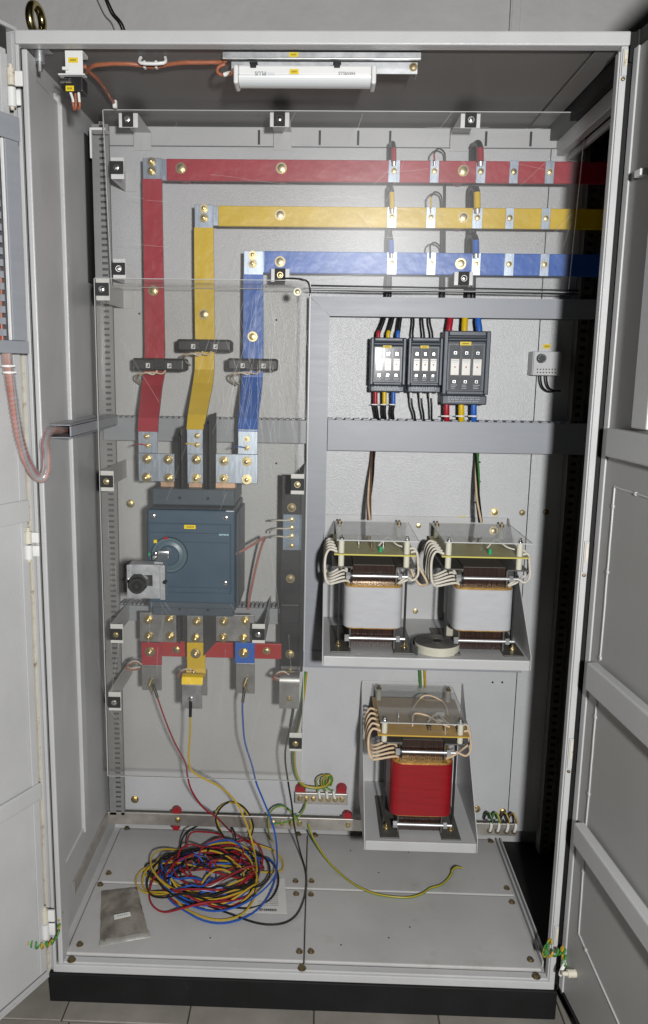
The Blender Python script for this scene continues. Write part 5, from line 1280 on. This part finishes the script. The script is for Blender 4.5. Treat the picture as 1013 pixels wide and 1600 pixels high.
# ================================================================== LEFT DOOR DUCT AND SPIRAL WRAPPED CABLE
WD = .055
def lbox(mb, x0, y0, x1, y1, w0, w1, b=.001, ref=WD):
    u0, z0 = LL(x0, y0, ref); u1, z1 = LL(x1, y1, ref); return mb.box(min(u0, u1), max(u0, u1), w0, w1, min(z0, z1), max(z0, z1), b)
u_out, zt_d = LL(33, 198, WD); u_in, _ = LL(15, 380, WD); u_o2, _ = LL(36, 380, WD); _, zb_d = LL(20, 552, WD); _, zb_i = LL(8, 531, WD); _, zt_i = LL(5, 214, WD)
dd = thing('door_duct', 'grey slotted cable duct frame on the inside of the left door', 'cable duct', LX(Vector((u_o2, 0, zb_d))), 'grey cable ducts')
mb = MB(LX); mb.box(u_o2, u_in, WD - .004, WD, zb_i, zt_i, .0015); obj('cover', mb, DUCT, dd)
mb = MB(LX); mb.box(u_o2 - .004, .5, WD - .004, WD + .001, zt_i + .0005, zt_i + .045, .0015); obj('cover', mb, DUCT, dd)
mb = MB(LX); mb.box(u_o2 - .004, .5, WD - .004, WD + .001, zb_d, zb_i - .0005, .0015); obj('cover', mb, DUCT, dd)
mb = MB(LX); mb.box(u_o2, u_o2 + .002, .0245, WD - .0045, zb_d + .002, zt_i + .043); obj('side_wall', mb, DUCT, dd)
mb = MB(LX); mb.box(u_o2 + .003, .5, .0235, .0255, zb_d, zt_i + .04); obj('base', mb, DUCTIN, dd)
mb = MB(LX); mb.box(u_in, u_in + .004, WD - .010, WD - .003, zb_i, zt_i, .001); obj('comb_edge', mb, WHITEP, dd)
z = zb_i + .008; first = None; pitch = (zt_i - zb_i) / 17.0
while z < zt_i - .008:
    mb = MB(LX); mb.box(u_in + .0045, .42, WD - .016, WD - .0135, z, z + pitch * .60, .0006); obj('duct_finger', mb, DUCT, dd); z += pitch
for k in range(6):
    m_ = (WRED, WPINK, WBLK, WORANGE, WRED, WBRN)[k]; P = []
    for i in range(8): P.append(LX(Vector((u_in + .012 + .008 * (k % 3) + random.uniform(-.004, .004), .030 + .006 * (k // 3), zb_i + (zt_i - zb_i) * i / 7))))
    wire('duct_wire', P, .0035, m_, parent=dd)
sp = thing('spiral_cable', 'pink and orange wires in clear spiral wrap sagging from left door duct into cabinet', 'cable')
PTS = [(10, 540, -.10), (12, 566, -.095), (17, 600, -.09), (23, 640, -.08), (30, 680, -.07), (40, 715, -.055), (54, 740, -.035), (66, 747, -.025), (72, 735, -.02), (72, 712, -.012), (70, 692, .0), (73, 678, .02), (82, 672, .05), (93, 672, .09), (103, 671, .15)]
S = spline([at(*p) for p in PTS], 8)
ring = [S[0]]
for k, (m_, rr_) in enumerate(((WPINK, .0045), (WORANGE, .004), (WPINK, .0045), (WRED, .0035), (INKG, .004))):
    P = []
    for i, p in enumerate(S):
        d = (S[min(i + 1, len(S) - 1)] - S[max(i - 1, 0)]).normalized(); u = d.cross(Vector((.3, 1, .1))).normalized(); w_ = d.cross(u); a = k * 1.256 + i * .05
        P.append(p + (u * math.cos(a) + w_ * math.sin(a)) * .0052)
    mb = MB(); mb.tube(P, rr_, 7, 1); obj('wire', mb, m_, sp)
mb = MB(); H = []
for i in range(len(S) * 9):
    f = i / 9; i0 = min(int(f), len(S) - 1); i1 = min(i0 + 1, len(S) - 1); p = S[i0].lerp(S[i1], f - int(f)); d = (S[i1] - S[max(i0 - 1, 0)]).normalized()
    u = d.cross(Vector((.3, 1, .1))).normalized(); w_ = d.cross(u); a = i * .49
    H.append((p, u * math.cos(a) + w_ * math.sin(a), d))
H = H[30:-60]; rows = []
for p, o_, d in H:
    c_ = p + o_ * .0112; rows.append([mb.bm.verts.new(c_ + d * .0036), mb.bm.verts.new(c_ - d * .0036)])
for a, b in zip(rows, rows[1:]):
    f = mb.bm.faces.new((a[0], b[0], b[1], a[1])); f.smooth = True
obj('spiral_wrap', mb, SPIRAL, sp)
for y, x in ((572, 12), (582, 14)):
    q = at(x, y, -.095); mb = MB(); mb.cyl(q + Vector((0, 0, .002)), q - Vector((0, 0, .002)), .0125, n=14); mb.box(q.x + .008, q.x + .02, q.y - .012, q.y - .008, q.z - .001, q.z + .002); obj('tie', mb, TIE, sp)

# ================================================================== TEST LEADS AND THE TANGLE ON THE FLOOR
def tangle(seed, n, lead, color_z, spread=1.0):
    rnd = random.Random(seed); out = list(lead)
    ph = rnd.uniform(0, 6.28); steps = 15
    cx, cy = -.262, .315
    ex = None
    for L_ in range(n):
        f = rnd.choice((1.0, .95, .88, .8, .7, .6, .48, .36, .84)); rx = .166 * f * rnd.uniform(.9, 1.08) * spread; ry = .142 * f * rnd.uniform(.7, 1.08)
        tx = cx + rnd.uniform(-.085, .080) * (1.4 - f); ty = cy + rnd.uniform(-.075, .095) * (1.4 - f); tilt = rnd.uniform(-.3, .7)
        z0 = .135 + .0032 * L_ + color_z
        if ex is None: ex = (rx, ry, tx, ty, tilt, z0)
        for k in range(steps):
            t_ = k / steps; s = t_ * t_ * (3 - 2 * t_); v = [a + (b - a) * s for a, b in zip(ex, (rx, ry, tx, ty, tilt, z0))]
            a = ph - 2 * math.pi * (L_ + t_)
            x = v[0] * math.cos(a); y = v[1] * math.sin(a); c_, s_ = math.cos(v[4]), math.sin(v[4])
            hump = rnd.uniform(-.002, .002) + .020 * (.5 + .5 * math.sin(a * 2 + seed + L_ * 1.7)) + .012 * math.sin(a * 3 + L_)
            out.append(Vector((v[2] + x * c_ - y * s_, v[3] + x * s_ + y * c_, max(.1345, v[5] + hump))))
        ex = (rx, ry, tx, ty, tilt, z0)
    return out
def lead(label, mat_, lug, hang, n, seed, zc, spread=1.0):
    P = [at(*p) if not isinstance(p, Vector) else p for p in hang]
    t = thing('test_lead', label, 'wire', P[0], 'long loose leads coiled on the floor')
    mb = MB(); mb.tube(tangle(seed, n, P, zc, spread), .0026, 6, 4); obj('wire', mb, mat_, t)
    mb = MB(); mb.tube([P[0] + Vector((-.001, 0, .008)), P[0], P[0].lerp(P[1], .5), P[0].lerp(P[1], .9)], .0040, 10, 4); obj('boot', mb, BLKP, t)
lead('red lead hanging from the red tail lug into the floor tangle', WRED, 1, [(241, 1074, .32), (247, 1092, .31), (258, 1124, .30), (273, 1160, .29), (290, 1192, .29), (293, 1212, .30), (300, 1236, .31), (318, 1262, .33), (340, 1278, .36), F(362, 1300, .05), F(395, 1325, .03)], 9, 3, .0)
lead('yellow lead hanging from the yellow tab into the floor tangle', WYEL, 1, [(298, 1100, .255), (297.5, 1122, .255), (297, 1150, .26), (295, 1184, .265), (300, 1204, .27), (320, 1217, .27), (345, 1230, .28), (368, 1252, .29), (384, 1284, .28), (396, 1322, .26), F(402, 1362, .03), F(401, 1388, .015), F(393, 1412, .012), F(372, 1432, .008), F(335, 1437, .006), F(290, 1420, .006), F(262, 1390, .02)], 6, 12, .002)
lead('blue lead hanging from the blue tail lug into the floor tangle', WBLU, 1, [(382, 1078, .325), (379, 1100, .31), (380, 1130, .30), (383, 1160, .29), (394, 1196, .28), (401, 1224, .28), (414, 1256, .28), (425, 1284, .28), (432, 1316, .27), F(433, 1356, .02), F(426, 1386, .01), F(408, 1416, .008), F(378, 1436, .006), F(340, 1443, .006), F(300, 1430, .008), F(266, 1395, .02)], 6, 23, .003)
lead('black lead hanging from the neutral tab and sweeping round the floor tangle', WBLK, 1, [(458, 1110, .33), (453, 1138, .325), (447, 1164, .32), (446, 1190, .31), (451, 1226, .31), (456, 1256, .33), (460, 1290, .36), F(469, 1330, .04), F(478, 1362, .01), F(478, 1392, .005), F(467, 1424, .005), F(450, 1440, .005), F(425, 1445, .005), F(396, 1441, .006), F(360, 1428, .006), F(320, 1414, .008), F(286, 1406, .012), F(258, 1388, .02)], 8, 37, .001, 1.04)
def loop(label, m_, pts, parent=None): wire('loose_loop', pts, .0026, m_, label, 'wire', 'stray loops of the floor tangle', n=6)
loop('black arched loop rising at the back of the wire tangle near red bar insulator', WBLK, [F(283, 1335, .01), F(283, 1318, .03), F(292, 1300, .05), F(315, 1288, .06), F(342, 1280, .07), F(362, 1292, .06), F(368, 1312, .04), F(360, 1330, .02), F(330, 1340, .01)])
loop('yellow arched loop leaning against the earth bar behind the tangle', WYEL, [F(352, 1312, .03), F(342, 1290, .07), F(338, 1272, .10), F(348, 1258, .12), F(365, 1254, .13), F(383, 1266, .11), F(393, 1290, .07), F(392, 1306, .04)])
loop('black arched loop beside the yellow one behind the tangle', WBLK, [F(356, 1316, .03), F(338, 1285, .08), F(344, 1264, .115), F(362, 1253, .13), F(384, 1264, .115), F(396, 1290, .07), F(390, 1312, .03)])
loop('yellow loop straying left towards the dusty bag', WYEL, [F(330, 1392, .012), F(290, 1394, .010), F(250, 1398, .008), F(222, 1392, .006), F(212, 1376, .006), F(222, 1360, .01), F(248, 1350, .02), F(280, 1348, .03), F(320, 1358, .03)])
loop('black loop straying left inside the yellow stray loop', WBLK, [F(290, 1362, .02), F(250, 1368, .01), F(232, 1362, .008), F(228, 1352, .012), F(245, 1344, .02), F(270, 1340, .03), F(300, 1336, .035)])
loop('red hooked loop at the back left of the tangle', WRED, [F(292, 1342, .02), F(292, 1322, .03), F(298, 1302, .04), F(318, 1300, .04), F(345, 1305, .04), F(370, 1330, .03)])
loop('yellow loop straying right past the blue lead', WYEL, [F(395, 1318, .04), F(425, 1328, .02), F(440, 1342, .008), F(442, 1356, .005), F(434, 1362, .006), F(405, 1362, .02), F(380, 1354, .03)])
loop('red straight end poking left from under the tangle', WRED, [F(252, 1397, .004), F(285, 1394, .008), F(320, 1384, .02), F(350, 1370, .03)])
kn = thing('wire_knot', 'dark bunched knot of tie ends at the upper left of the wire tangle', 'wire knot', F(305, 1345, .03))
rk = random.Random(5)
for k in range(22):
    c_ = F(rk.uniform(278, 335), rk.uniform(1328, 1362), rk.uniform(.012, .06)); d = Vector((rk.uniform(-1, 1), rk.uniform(-1, 1), rk.uniform(-.4, .4))) * .022
    wire('tie_end', [c_ - d, c_ + Vector((0, 0, rk.uniform(0, .012))), c_ + d * rk.uniform(.4, 1)], .0022, rk.choice((WBLK, WBLK, WBRN, WRED, WBLK)), parent=kn, n=6, sub=4)

# ================================================================== BAG AND PAPER
cor = [atz(x, y, ZF + .006) for x, y in ((159, 1390), (214, 1384), (233, 1459), (156, 1474))]
t = thing('plastic_bag', 'dusty brown clear plastic bag with a small white label lying on the base plate', 'plastic bag', sum(cor, Vector()) / 4)
rb = random.Random(4)
def bagsurf(cs, n, h, m_, nm, amp):
    mb = MB(); G = []
    for top in (1, 0):
        g = []
        for i in range(n + 1):
            row = []
            for j in range(n + 1):
                u = i / n; v = j / n; p = cs[0].lerp(cs[1], u).lerp(cs[3].lerp(cs[2], u), v)
                e = min(u, 1 - u, v, 1 - v); z = ZF + .0008 + (h * min(1, e * 5) * (.75 + amp * math.sin(u * 9 + v * 4) * .5 + rb.uniform(-.22, .22) * amp * 2) + .002 if top else 0)
                jx = rb.uniform(-.0012, .0012) if e == 0 and top else 0
                row.append(mb.bm.verts.new((p.x + jx, p.y + jx, z)))
            g.append(row)
        G.append(g)
    for top in (0, 1):
        for i in range(n):
            for j in range(n):
                f = mb.bm.faces.new((G[top][i][j], G[top][i + 1][j], G[top][i + 1][j + 1], G[top][i][j + 1])); f.smooth = True
    for i in range(n):
        for A in ((0, i, 0, i + 1), (n, i, n, i + 1), (i, 0, i + 1, 0), (i, n, i + 1, n)):
            mb.bm.faces.new((G[0][A[0]][A[1]], G[0][A[2]][A[3]], G[1][A[2]][A[3]], G[1][A[0]][A[1]]))
    return obj(nm, mb, m_, t)
bagsurf(cor, 12, .011, BAGM, 'pouch', .5)
e4 = [atz(x, y, ZF + .004) for x, y in ((155.5, 1468), (233, 1454), (236, 1463), (156, 1478))]
bagsurf(e4, 5, .004, BAGE, 'zip_strip', .2)
wl4 = [atz(x, y, ZF + .022) for x, y in ((178, 1430), (203, 1425), (205, 1431), (179, 1437))]
mb = MB(); mb.hexa([p + Vector((0, 0, .001)) for p in wl4] + [p for p in wl4]); lb_ = obj('white_label', mb, TIE, t)
mb = MB(); c0_, c1_ = wl4[0].lerp(wl4[3], .45), wl4[1].lerp(wl4[2], .45)
for k in range(5):
    a = c0_.lerp(c1_, .2 + k * .13); b = c0_.lerp(c1_, .28 + k * .13); o_ = Vector((0, .0015, .0014)); o2 = Vector((0, -.0015, .0014)); mb.quad(a + o2, b + o2, b + o_, a + o_)
obj('print', mb, INKG, lb_)
pc = [atz(x, y, ZF + .002) for x, y in ((445, 1372), (449, 1428), (321, 1424), (316, 1392))]
t = thing('paper_leaflet', 'white printed paper leaflet lying upside down under the wire tangle', 'leaflet', sum(pc, Vector()) / 4)
mb = MB(); mb.hexa([p + Vector((0, 0, .0008)) for p in pc] + [p for p in pc]); lf2 = obj('sheet', mb, PAPER, t)
dx_ = (pc[1] - pc[2]).normalized(); ang = math.atan2(dx_.y, dx_.x)
q = atz(419, 1421.5, ZF + .003); text("SIEMENS", .0125, (q.x, q.y, ZF + .0032), (0, 0, ang + math.pi), INK, lf2, bold=.0004)
mb = MB()
for k in range(9):
    y_ = 1390 + k * 3.1
    a = atz(420 + (k % 3) * 2, y_, ZF + .003); b = atz(435, y_ - .2, ZF + .003); mb.quad(a, b, b + Vector((0, .0022, 0)), a + Vector((0, .0022, 0)))
    if k > 5:
        a = atz(403, y_, ZF + .003); mb.quad(a, b, b + Vector((0, .0018, 0)), a + Vector((0, .0018, 0)))
obj('printed_lines', mb, INKG, lf2)["kind"] = "stuff"
